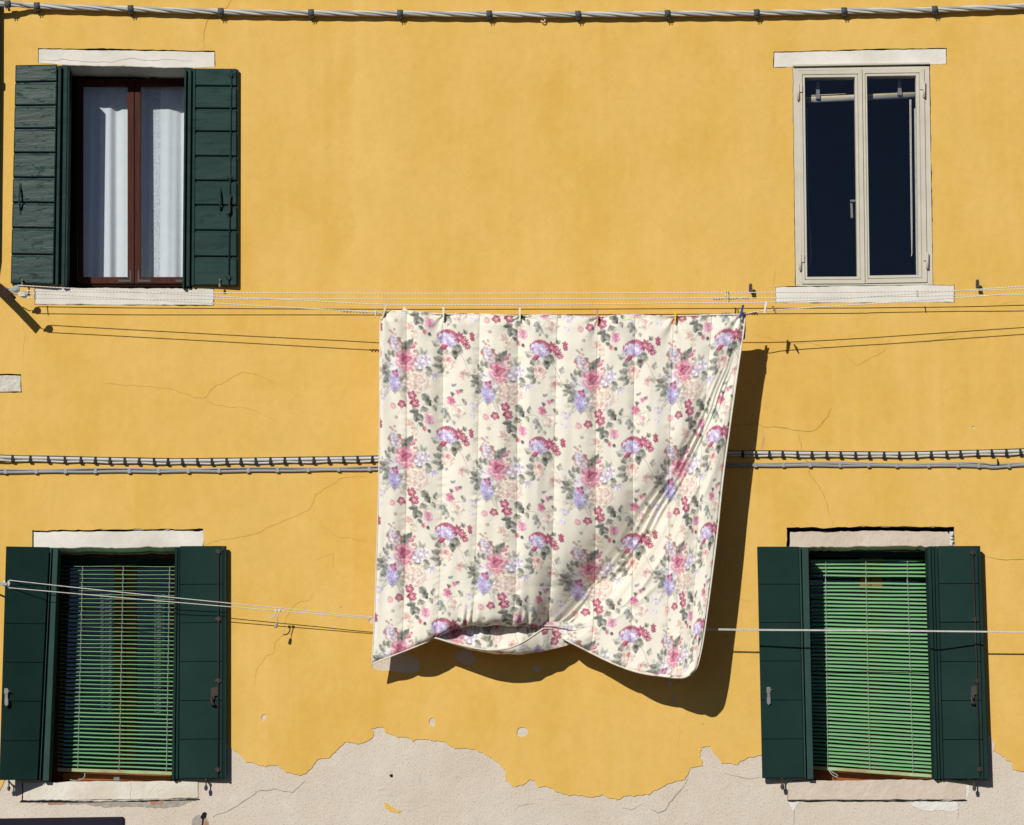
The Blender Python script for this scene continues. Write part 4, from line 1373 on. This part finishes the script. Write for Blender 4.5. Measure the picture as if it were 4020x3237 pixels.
# rose, lilac hyacinth, peony
ell(290, 790, 52, 48, 0, C3(206, 201, 236), .9, .5)
ell(330, 880, 190, 120, .3, C3(206, 204, 226), .55, .6)
rose(570, 740, 70, 100, C3(204, 130, 146), C3(218, 164, 172), C3(228, 190, 190))
rose(425, 735, 142, 146, C3(164, 54, 92), C3(200, 118, 146), C3(217, 170, 180))
rose(455, 850, 95, 55, C3(214, 110, 140), C3(224, 150, 168), C3(232, 190, 190))
rose(580, 1015, 188, 162, C3(208, 172, 164), C3(228, 212, 200), C3(217, 190, 182), 3.2, .85)
rose(560, 1080, 100, 75, C3(208, 160, 152), C3(222, 196, 186), C3(232, 218, 206), 2.6, .8)
rose(560, 930, 110, 60, C3(226, 190, 172), C3(236, 220, 200), C3(232, 206, 190), 2.6)
ell(285, 1035, 86, 140, -.15, C3(176, 166, 216), .9, .3)
cluster(285, 1050, 80, 124, [(184, 172, 226), (168, 154, 214), (204, 198, 238), (176, 166, 224)], 60, 22, 5)
cluster(300, 935, 46, 42, [(200, 96, 146), (190, 80, 130), (204, 140, 190)], 16, 22, 6)
# white flowers and small pinks
for x, y in ((705, 708), (628, 770)):
    flower(x, y, 80, 5, C3(226, 224, 244), C3(206, 84, 108), 1, .4, .2, .16)
    ell(x, y, 12, 12, 0, C3(236, 210, 190), .9, .4)
for x, y, r in ((540, 540, 36), (575, 498, 24), (560, 605, 24), (520, 560, 24)):
    flower(x, y, r, 5, C3(210, 100, 136), C3(236, 190, 200), .95, x)
# red five-petals and pale companion
for x, y, r in ((525, 1210, 66), (556, 1310, 74), (390, 1340, 62)):
    flower(x, y, r, 5, DR, C3(228, 186, 176), 1, y, .36, .3)
flower(262, 1372, 52, 4, C3(224, 158, 168), C3(236, 200, 196), .85, 1)
stem([(400, 1370), (360, 1440), (300, 1500)], 4, G3); stem([(420, 1290), (440, 1380), (390, 1450)], 3.5, G3)
leafp(320, 1500, 60, 40, 2.2, C3(214, 196, 170), .7); leafp(300, 1500, 60, 40, 1.2, C3(214, 190, 170), .7)
# hanging leaf spray with pink rose and pansy
stem([(640, 1190), (700, 1260), (640, 1400), (620, 1520), (590, 1620), (540, 1650)], 5, G2)
for a in ((640, 1180, 150, 80, .5, G1), (700, 1230, 130, 70, .9, G4), (620, 1400, 150, 56, 2.9, G4), (625, 1400, 130, 70, -.25, G2), (610, 1430, 150, 80, 1.9, G4), (615, 1440, 130, 64, 1.2, G1), (610, 1560, 100, 40, .7, G1), (735, 1640, 70, 34, .9, G4)):
    leafp(*a)
rose(730, 1450, 62, 50, C3(220, 186, 176), C3(226, 198, 186), C3(232, 212, 198))
rose(755, 1515, 74, 72, C3(202, 100, 142), C3(216, 146, 176), C3(224, 176, 196))
rose(490, 1590, 66, 60, C3(200, 146, 142), C3(216, 182, 172), C3(226, 204, 190))
ell(555, 1690, 66, 76, .4, C3(230, 214, 194), .85, .4); ell(530, 1650, 24, 16, 0, C3(150, 110, 100), .7, .5)
rose(690, 1640, 34, 40, C3(200, 90, 126), C3(216, 140, 160), C3(226, 180, 180))
# hydrangea with dark red asters
for a in ((900, 500, 150, 66, 3.6, G3), (960, 540, 130, 80, 2.7, G2), (1050, 470, 190, 120, .45, G2), (1060, 520, 150, 90, 1.2, G4), (980, 520, 110, 70, 1.9, G3), (1270, 290, 90, 50, 4.0, G2)):
    leafp(*a)
for k in range(11):
    t = k / 10
    flower(880 + 260 * t, 350 - 70 * math.sin(math.pi * t), 40, 6, C3(178, 86, 116), C3(206, 110, 130), .95, k, .3, .5)
ell(1000, 395, 140, 90, 0, C3(188, 176, 222), .85, .3)
cluster(1000, 395, 135, 85, [(192, 182, 230), (214, 208, 244), (178, 164, 220), (222, 220, 246), (196, 150, 190)], 80, 24, 11)
for x, y, r in ((1160, 345, 86), (1235, 395, 66), (1270, 450, 56)):
    flower(x, y, r, 9, C3(174, 78, 110), C3(222, 176, 176), 1, x, .22, .55)
leafp(1000, 470, 130, 50, 2.7, C3(172, 68, 98), 1); leafp(960, 470, 90, 46, 2.0, C3(168, 64, 96), 1)
for x, y, r in ((1338, 285, 46), (1345, 340, 40)):
    flower(x, y, r, 5, C3(174, 78, 110), C3(200, 100, 110), 1, y, .2, .55)
# cream rose, stem, peach bud
for a in ((940, 700, 150, 76, 3.5, G1), (940, 740, 170, 70, 2.95, G2), (950, 770, 140, 66, 2.3, G2), (1000, 810, 60, 40, 2.0, G3)):
    leafp(*a)
rose(1005, 670, 92, 98, C3(204, 112, 120), C3(234, 206, 196), C3(232, 214, 200))
rose(1010, 740, 76, 56, C3(230, 190, 176), C3(236, 216, 204), C3(228, 186, 172))
stem([(1160, 550), (1220, 630), (1262, 720), (1300, 790), (1400, 900)], 5, C3(196, 140, 132)); leafp(1290, 700, 130, 62, 5.0, G3)
rose(1215, 835, 74, 70, C3(204, 150, 148), C3(218, 180, 172), C3(228, 202, 192))
leafp(1240, 800, 110, 60, .8, G3, .6)
for a_ in (.3, 1.0, 1.7):
    leafp(800, 885, 100, 44, a_, C3(216, 210, 234), .85)
# spray of small roses
stem([(770, 1240), (840, 1290), (930, 1280), (1010, 1330)], 5, G2); stem([(1050, 1180), (1100, 1120), (1180, 1050)], 4, G2)
for a in ((840, 1280, 130, 56, 4.9, G2), (800, 1300, 110, 50, 1.1, G3), (1000, 1340, 120, 60, 2.7, C3(150, 164, 170)), (1010, 1370, 130, 60, 2.2, G2), (1030, 1400, 140, 56, 1.9, G3), (1100, 1130, 80, 40, 3.6, G2), (1160, 1090, 80, 40, 5.6, G2), (1270, 1210, 90, 44, 3.6, G2), (1270, 1210, 70, 40, 2.4, G3), (1085, 1020, 50, 28, 4.0, C3(140, 146, 162)), (1085, 1020, 60, 28, 5.3, C3(140, 146, 162)), (1070, 1470, 80, 50, 1.2, G3)):
    leafp(*a)
rose(1150, 1345, 104, 104, C3(202, 118, 132), C3(230, 214, 200), C3(218, 206, 192), 2.8, .9)
rose(1045, 1215, 64, 70, C3(186, 72, 112), C3(206, 112, 146), C3(220, 158, 176))
rose(1135, 1090, 40, 40, C3(204, 86, 132), C3(222, 140, 170), C3(226, 170, 186))
# faint lilac scatter
cluster(95, 1240, 60, 50, [(214, 210, 236), (206, 200, 234)], 18, 18, 21); cluster(1345, 60, 40, 60, [(214, 210, 238), (204, 198, 232)], 14, 18, 22)
_g = tile.mean(-1, keepdims=True); tile = np.clip(tile * .86 + _g * .14, 0, 1); tile = tile * .92 + np.array([232, 227, 212]) / 255. * .08
tile_lin = np.where(tile <= .04045, tile / 12.92, ((np.clip(tile, 0, 1) + .055) / 1.055) ** 2.4)
tile_lin = np.clip(tile_lin * .97, 0, .92)
TCEL = 364.0, 380.0        # size of the repeat on the cloth, in photo pixels


def sample_print(X, Y):
    u = np.mod(X / TCEL[0], 1) * TW - .5; v = np.mod(Y / TCEL[1], 1) * TH - .5
    i0 = np.floor(u).astype(int); j0 = np.floor(v).astype(int); fu = (u - i0)[..., None]; fv = (v - j0)[..., None]
    g = lambda j, i: tile_lin[j % TH, i % TW]
    return (g(j0, i0) * (1 - fu) + g(j0, i0 + 1) * fu) * (1 - fv) + (g(j0 + 1, i0) * (1 - fu) + g(j0 + 1, i0 + 1) * fu) * fv


def icurve(tab, t):
    tab = np.array(tab, float)
    return [np.interp(t, tab[:, 0], tab[:, k]) for k in range(1, tab.shape[1])]


def smooth_curve(tab, t, n=2000):
    """curve through a table made smooth with Catmull-Rom in its parameter"""
    tab = np.array(tab, float)
    s = np.array(spline([tuple(r) for r in tab * np.array([1000] + [1] * (tab.shape[1] - 1))], 8.0))
    return [np.interp(t * 1000, s[:, 0], s[:, k]) for k in range(1, tab.shape[1])]


SEAMS = np.array([-.03, .079, .174, .275, .378, .486, .594, .698, .803, .907, 1.01])
PINU = np.array([.008, .174, .383, .594, .808, .988])
TOP = [(0, 1496, 1236), (.02, 1518, 1222), (.06, 1570, 1220), (.10, 1630, 1222), (.174, 1742, 1233), (.23, 1822, 1231), (.29, 1905, 1233), (.383, 2042, 1239), (.44, 2120, 1235), (.50, 2210, 1237), (.594, 2346, 1246), (.65, 2425, 1236), (.72, 2525, 1236), (.808, 2650, 1242), (.88, 2755, 1236), (.95, 2855, 1233), (.988, 2909, 1231), (1, 2927, 1227)]
LEFT = [(0, 1496, 1236), (.03, 1492, 1275), (.1, 1491, 1375), (.3, 1490, 1650), (.5, 1486, 1925), (.7, 1478, 2200), (.85, 1471, 2400), (.95, 1464, 2540), (1, 1459, 2606)]
RIGHT = [(0, 2927, 1227), (.05, 2918, 1310), (.15, 2897, 1450), (.3, 2866, 1670), (.45, 2838, 1880), (.6, 2816, 2090), (.75, 2790, 2300), (.88, 2764, 2490), (.94, 2748, 2575), (.975, 2734, 2622), (1, 2712, 2646)]
BOT = [(0, 1459, 2606), (.06, 1545, 2572), (.12, 1632, 2538), (.17, 1702, 2508), (.20, 1745, 2489), (.225, 1780, 2470), (.25, 1815, 2464), (.28, 1852, 2454), (.31, 1898, 2459), (.345, 1950, 2452), (.38, 2008, 2460), (.41, 2050, 2455), (.44, 2085, 2463), (.487, 2140, 2466), (.53, 2205, 2503), (.594, 2308, 2556), (.65, 2385, 2594), (.698, 2452, 2622), (.75, 2520, 2642), (.803, 2588, 2653), (.86, 2640, 2659), (.93, 2684, 2659), (1, 2712, 2646)]
DBOT = [(0, 117), (.08, 150), (.17, 195), (.28, 225), (.38, 228), (.46, 205), (.53, 172), (.594, 156), (.65, 162), (.72, 190), (.803, 225), (.93, 258), (1, 266)]
CRE = np.array([(1180, 2925), (1300, 2900), (1450, 2868), (1600, 2818), (1750, 2752), (1900, 2678), (2000, 2622), (2100, 2572), (2200, 2510), (2280, 2448), (2350, 2385), (2410, 2322), (2455, 2262), (2520, 2180), (2700, 2000)], float)


def fftnoise(shape, sv, su, seed):
    a = np.random.default_rng(seed).normal(size=(shape[0] + 160, shape[1] + 160))
    return _blur(a, (sv, su))[80:-80, 80:-80]


def quilt_surface(nu, nv, fine=True):
    u = np.linspace(0, 1, nu)[None, :].repeat(nv, 0); v = np.linspace(0, 1, nv)[:, None].repeat(nu, 1)
    tx, ty = smooth_curve(TOP, u); bx, by = smooth_curve(BOT, u)
    lx, ly = smooth_curve(LEFT, v); rx, ry = smooth_curve(RIGHT, v)
    C = [(TOP[0][1], TOP[0][2]), (TOP[-1][1], TOP[-1][2]), (BOT[0][1], BOT[0][2]), (BOT[-1][1], BOT[-1][2])]
    out = []
    for t, b, l, r, k in ((tx, bx, lx, rx, 0), (ty, by, ly, ry, 1)):
        out.append((1 - v) * t + v * b + (1 - u) * l + u * r - ((1 - u) * (1 - v) * C[0][k] + u * (1 - v) * C[1][k] + (1 - u) * v * C[2][k] + u * v * C[3][k]))
    x, y = out
    db = smooth_curve(DBOT, u)[0]
    s = v ** 1.4
    d = 236 * (1 - s) + db * s + 18 * np.sin(np.pi * np.clip(v, 0, 1)) * np.sin(np.pi * u)
    # padded channels between the stitched seams
    k = np.clip(np.searchsorted(SEAMS, u, side='right') - 1, 0, len(SEAMS) - 2)
    fr = (u - SEAMS[k]) / (SEAMS[k + 1] - SEAMS[k])
    am = np.interp(u, [0, .3, .6, 1], [27, 25, 18, 14]) + 3.0 * np.sin(k * 2.3 + v * 4)
    fade = np.clip(v / .03, .25, 1)
    puff = am * (np.clip(np.sin(np.pi * fr ** .8), 0, 1) ** .8) * fade
    d = d + puff
    # the long crease that swings from the right peg to the gathered hem
    cx = np.interp(y, CRE[:, 0], CRE[:, 1])
    e = (x - cx)
    V = np.interp(y, [1230, 1400, 1700, 1900, 2100, 2300, 2440, 2520], [6, 20, 46, 86, 126, 158, 138, 44])
    wl = np.interp(y, [1230, 1700, 2000, 2300, 2460], [45, 80, 150, 215, 190])
    d = d - V * np.where(e < 0, np.exp(-(e / wl) ** 2), np.exp(-(e / np.interp(y, [1230, 2000, 2460], [28, 36, 46])) ** 2))
    gate = np.interp(y, [1230, 1350, 1700, 2050, 2350, 2470, 2540], [.6, .8, 1.0, 1.1, 1.05, .9, .2])
    wig = 6 * np.sin(y / 90.) + 4 * np.sin(y / 37. + 1)
    for off, a_, w_ in ((-150, 4, 17), (-100, 7.5, 12), (-58, 10, 10), (-24, 9, 7.5), (14, 11, 7.5), (44, 9.5, 9), (90, 6, 13), (140, 4, 18)):
        conv = np.interp(y, [1230, 1600, 2000, 2300, 2460], [.22, .45, .8, 1.0, .75])
        lo_ = 1480 + 9 * ((off * 37) % 50); d = d + a_ * gate * np.clip((y - lo_ + 260) / 260, .15, 1) * (.75 + .25 * np.sin(y / 61. + off)) * np.exp(-((e - off * conv - wig * .5) / (w_ * .85 * (.5 + .5 * conv))) ** 2)
    # wrinkles
    sc = nu / 640.
    n1_ = fftnoise((nv, nu), 60 * sc, 9 * sc, 5); n2_ = fftnoise((nv, nu), 7 * sc, 22 * sc, 6); n3_ = fftnoise((nv, nu), 26 * sc, 5 * sc, 8); n4_ = fftnoise((nv, nu), 90 * sc, 60 * sc, 9)
    leftw = np.interp(u, [0, .1, .3, .5, 1], [1.5, 1.4, 1.0, .5, .7])
    d = d + n4_ * 5 * np.clip(v * 5, 0, 1) + n1_ * 4.0 * leftw * np.clip(v * 6, 0.2, 1) + n3_ * .8 + n2_ * .75 * np.interp(v, [0, .1, .3, 1], [1.4, 1.3, .5, .5])
    sd_ = np.min(np.abs(u[..., None] - SEAMS[None, None, 1:-1]), -1) * 1436
    pk_ = fftnoise((nv, nu), 3.2 * sc, 9 * sc, 12)
    d = d + pk_ * 1.5 * np.exp(-(sd_ / 20) ** 2)
    # drag lines under the pegs
    for pu in PINU:
        dx_ = (u - pu) * 1436; dy_ = v * 1230
        rad = np.hypot(dx_, dy_) + 1
        th = np.arctan2(dx_, dy_)
        d = d + 5.5 * np.exp(-(rad / 95) ** 2) * np.sin(th * 7 + pu * 9) - 6 * np.exp(-(rad / 30) ** 2)
    # folded-under lip in the middle, flattened hems at the sides
    lip = np.interp(u, [.08, .18, .28, .37, .47, .60], [0, .5, 1, 1, .45, 0])
    t = np.clip((v - .955) / .045, 0, 1)
    d = d - lip * 42 * t ** 3 + lip * 8 * np.exp(-((v - .92) / .05) ** 2)
    puck = np.interp(u, [.12, .2, .5, .58], [0, 1, 1, 0]) * np.exp(-((v - .975) / .035) ** 2)
    d = d + puck * (7.5 * np.sin(u * 170 + 3 * np.sin(u * 47)) * (.6 + .4 * np.sin(u * 31)))
    ed = np.minimum(np.minimum(u, 1 - u) * 1436, (1 - v) * 1230)
    d = d - 8 * np.exp(-(ed / 9) ** 2)
    d = np.maximum(d, 60)
    return u, v, x, y, d


def colour_attr(me, cols):
    at = me.color_attributes.new('print', 'FLOAT_COLOR', 'POINT')
    buf = np.ones((len(me.vertices), 4), np.float32); buf[:, :3] = cols
    at.data.foreach_set('color', buf.ravel())


def np_grid_obj(name, pts, cols, material, parent, mask=None):
    nv, nu = pts.shape[:2]
    idx = np.arange(nv * nu).reshape(nv, nu)
    f = np.stack([idx[:-1, :-1], idx[1:, :-1], idx[1:, 1:], idx[:-1, 1:]], -1).reshape(-1, 4)
    me = bpy.data.meshes.new(name)
    V_ = (pts.reshape(-1, 3) - np.array(ORG[parent])).astype(np.float32)
    me.vertices.add(len(V_)); me.vertices.foreach_set('co', V_.ravel())
    me.loops.add(f.size); me.loops.foreach_set('vertex_index', f.ravel().astype(np.int32))
    me.polygons.add(len(f)); me.polygons.foreach_set('loop_start', np.arange(0, f.size, 4, dtype=np.int32))
    me.polygons.foreach_set('loop_total', np.full(len(f), 4, np.int32))
    me.polygons.foreach_set('use_smooth', np.ones(len(f), bool))
    me.update(calc_edges=True)
    colour_attr(me, cols.reshape(-1, 3))
    me.materials.append(M[material])
    o = bpy.data.objects.new(name, me); COL.objects.link(o); o.parent = parent; ORG[o] = ORG[parent]
    return o


quilt = thing('quilt', P(2200, 1232, 236), 'cream quilt printed with pink roses and lilac flowers, pegged on the line', 'quilt')
u, v, qx, qy, qd = quilt_surface(660, 640)
yoff = np.interp(u, [0, .075, .32, .575, .83, 1], [-6, 0, 46, 80, 42, 10]) * np.interp(v, [0, .6, 1], [1, 1.0, .6])
Xp = u * 1436
Yp = qy - yoff
# phase: the rose of the first column is seen at x=1599, y=1410
X0 = 108 - 430 / 1280. * TCEL[0]; Y0 = 1410 - 735 / 1312. * TCEL[1]
cols = sample_print(Xp - X0, Yp - Y0)
ds = np.min(np.abs(u[..., None] - SEAMS[None, None, 1:-1]), -1) * 1436
cols = cols * (1 - .5 * np.exp(-(ds / 1.7) ** 2))[..., None]
front = np_grid_obj('front_cover', PN(qx, qy, qd), cols, 'quilt', quilt)
# lining behind
ub, vb, bx_, by_, bd_ = quilt_surface(160, 160)
ptsb = PN(bx_, by_, bd_)
ptsb[..., 1] += np.clip(np.minimum(np.minimum(ub, 1 - ub) * 1436, (1 - vb) * 1230) * .8, 3, 24) * K
cb = sample_print(1436 - ub * 1436, by_)
np_grid_obj('lining', ptsb[:, ::-1], cb[:, ::-1], 'quilt', quilt)
# flap that goes back over the line
uf = np.linspace(0, 1, 200)[None].repeat(12, 0); tf = np.linspace(0, 1, 12)[:, None].repeat(200, 1)
fx, fy = smooth_curve(TOP, uf)
base = PN(fx, fy, 236 - 8)
base[..., 1] += (np.sin(tf * np.pi / 2) * 14) * K
base[..., 2] += (np.sin(np.clip(tf * 2, 0, 1) * np.pi) * 4 - np.clip(tf - .5, 0, 1) * 200) * K
np_grid_obj('turned_over_edge', base, sample_print(uf * 1436, fy), 'quilt', quilt)
# gathered hem hanging as a pouch
XH = [(0, 1694), (1, 2300)]
sx_ = np.linspace(1694, 2300, 300); tt = np.linspace(0, 1, 90)
gx, gt = np.meshgrid(sx_, tt)
yb_ = np.interp(gx, [1694, 1720, 1760, 1850, 1950, 2050, 2150, 2250, 2300], [2503, 2510, 2524, 2551, 2567, 2569, 2553, 2526, 2512])
yh_ = np.interp(gx, [1694, 1720, 1760, 1820, 1870, 1915, 1960, 2000, 2040, 2080, 2110, 2132, 2160, 2220, 2300], [2500, 2506, 2518, 2534, 2545, 2551, 2550, 2543, 2527, 2503, 2482, 2467, 2467, 2490, 2500])
yh_ = _s if False else yh_
hd = np.interp(gx, [1694, 1760, 1850, 1950, 2040, 2130, 2170, 2220, 2300], [182, 195, 213, 217, 205, 170, 134, 112, 100])
bd2 = np.interp(gx, [1694, 1850, 2050, 2200, 2300], [174, 174, 164, 116, 94])
y0_ = np.interp(gx, [1694, 1760, 1850, 2150, 2300], [2490, 2455, 2440, 2440, 2445])
d0_ = np.interp(gx, [1694, 1850, 2050, 2300], [165, 150, 142, 84])
a1 = np.clip(gt / .55, 0, 1); a2 = np.clip((gt - .55) / .45, 0, 1)
gy = np.where(gt <= .55, y0_ + (yb_ - y0_) * np.sin(a1 * np.pi / 2), yb_ + (yh_ - yb_) * (1 - np.cos(a2 * np.pi / 2)))
gd = np.where(gt <= .55, d0_ + (bd2 - d0_) * a1 ** 1.6, bd2 + (hd - bd2) * np.sin(a2 * np.pi / 2))
gd = gd + 5 * np.sin(gx / 23 + gt * 3) * np.sin(np.pi * gt) + 3 * np.sin(gx / 9.0 + 2 * gt) * np.interp(gx, [1694, 2050, 2120, 2300], [.2, .5, 1, .6]) * np.sin(np.pi * gt)
pc = sample_print(gx - 1300, 2400 + gt * 210 + 60)
np_grid_obj('gathered_hem', PN(gx, gy, gd), pc, 'quilt', quilt)
# piping
def quilt_edge(uu, vv):
    iu = np.clip(np.round(np.array(uu) * 659).astype(int), 0, 659); iv = np.clip(np.round(np.array(vv) * 639).astype(int), 0, 639)
    return [P(float(a_), float(b_), float(c_) + 1) for a_, b_, c_ in zip(qx[iv, iu], qy[iv, iu], qd[iv, iu])]
mb = MB()
n = 160
mb.tube(quilt_edge([1.0] * n, np.linspace(.0, .985, n)) + quilt_edge(np.linspace(.995, .487, 120), [1.0] * 120), 3.4 * K, 8)
mb.tube(quilt_edge([0.0] * n, np.linspace(.015, 1, n)), 2.6 * K, 8)
mb.tube(quilt_edge(np.linspace(0, .16, 60), [1.0] * 60), 2.6 * K, 8)
hx = gx[-1]; mb.tube([P(float(a_), float(b_), float(c_)) for a_, b_, c_ in zip(gx[-1][:235:2], gy[-1][:235:2], gd[-1][:235:2])], 3.4 * K, 8)
mb.build('piping', 'piping', quilt)
mb = MB()
mb.prism([(1578, 1218), (1586, 1203), (1598, 1214), (1602, 1224)], 240, 238.5)
mb.build('care_tag', 'pegwhite', quilt)


# pegs
def peg(x, y, h, lean, d, m_, label, w=5.0, spread=4.0):
    t = thing('clothes_peg', P(x, y, d), label, 'clothes peg', 'clothes pegs on the outer line')
    for s in (-1, 1):
        mb = MB()
        top, bot = y - h * .5, y + h * .5
        xt, xb = x + lean * .5, x - lean * .5
        dd = d + s * (spread * .9)
        pts = [(xt - w / 2 + s * spread * .35, top), (xt + w / 2 + s * spread * .35, top), (x + w * .62, y + h * .1), (xb + w * .45, bot), (xb - w * .45, bot), (x - w * .62, y + h * .1)]
        f = [P(a_, b_, dd + (spread if i < 2 else 0) * s) for i, (a_, b_) in enumerate(pts)]
        k_ = [Vector((p.x, p.y + 4.5 * K, p.z)) for p in f]
        a = mb.add(f); b = mb.add(k_)
        mb.face(a); mb.face(b[::-1])
        for i in range(6):
            j = (i + 1) % 6; mb.face((a[j], a[i], b[i], b[j]))
        mb.build('arm', m_, t, bevel=.0006)
    mb = MB()
    c_ = P(x, y + h * .05, d)
    mb.tube([c_ + Vector((-w * .75 * K, 0, 0)), c_ + Vector((w * .75 * K, 0, 0))], 3.2 * K, 8)
    mb.build('spring', 'steel', t)


peg(1507, 1224, 58, 18, 250, 'cream', 'cream wooden peg leaning at the top left corner of the quilt', 7, 6)
peg(1741, 1232, 56, 0, 252, 'pegwhite', 'white peg, second along the quilt, over its third panel seam')
peg(2041, 1233, 50, -1, 252, 'pegwhite', 'white peg near the middle of the quilt, left of the faded orange one')
peg(2345, 1240, 52, -2, 252, 'pegpink', 'faded orange peg on the quilt between a white one and the yellow one')
peg(2651, 1241, 56, 1, 252, 'pegyellow', 'bright yellow peg on the quilt')
peg(2911, 1222, 52, 13, 252, 'pegblue', 'blue peg leaning at the top right corner of the quilt', 7.0)
peg(3004, 1206, 46, 7, 240, 'pegwhite', 'white peg on the empty rope just right of the quilt', 6.5)
peg(3040, 1214, 30, -13, 240, 'pegbrown', 'small brown peg on the empty rope right of the quilt', 5.5)

# ------------------------------------------------------------------ ground, sky, sun, camera
mb = MB()
i = mb.add([(-400, -400, GROUND), (400, -400, GROUND), (400, 400, GROUND), (-400, 400, GROUND)])
mb.face(i)
tag(mb.build('ground', 'paving', None, origin=(0, 0, GROUND)), None, None, None, 'structure')

sunv = Vector((.435, 1.0, -.46)).normalized()
el = math.asin(-sunv.z)
ls = bpy.data.lights.new('sun', 'SUN')
ls.energy = 4.1; ls.angle = math.radians(.45); ls.color = (1, .95, .86)
so = bpy.data.objects.new('sun', ls); COL.objects.link(so)
so.rotation_euler = sunv.to_track_quat('-Z', 'Y').to_euler()
so.location = (-6, -14, 10)
wd = bpy.data.worlds.new('World'); scn.world = wd; wd.use_nodes = True
nt = wd.node_tree
sky = nt.nodes.new('ShaderNodeTexSky'); sky.sky_type = 'NISHITA'; sky.sun_disc = False
sky.air_density = .36; sky.dust_density = .1; sky.ozone_density = 2.5; sky.sun_elevation = el; sky.sun_rotation = math.atan2(-sunv.x, -sunv.y)
bg = nt.nodes['Background']; bg.inputs[1].default_value = .05
nt.links.new(sky.outputs[0], bg.inputs[0])

cam = bpy.data.cameras.new('camera')
cam.sensor_fit = 'HORIZONTAL'; cam.sensor_width = 36; cam.lens = 36 * F / W
cam.clip_start = .1; cam.clip_end = 2000
co = bpy.data.objects.new('camera', cam); COL.objects.link(co)
co.matrix_world = Matrix.Translation(CAM) @ ROT.to_4x4()
scn.camera = co
scn.view_settings.view_transform = 'Standard'
scn.view_settings.look = 'None'
scn.view_settings.exposure = 0
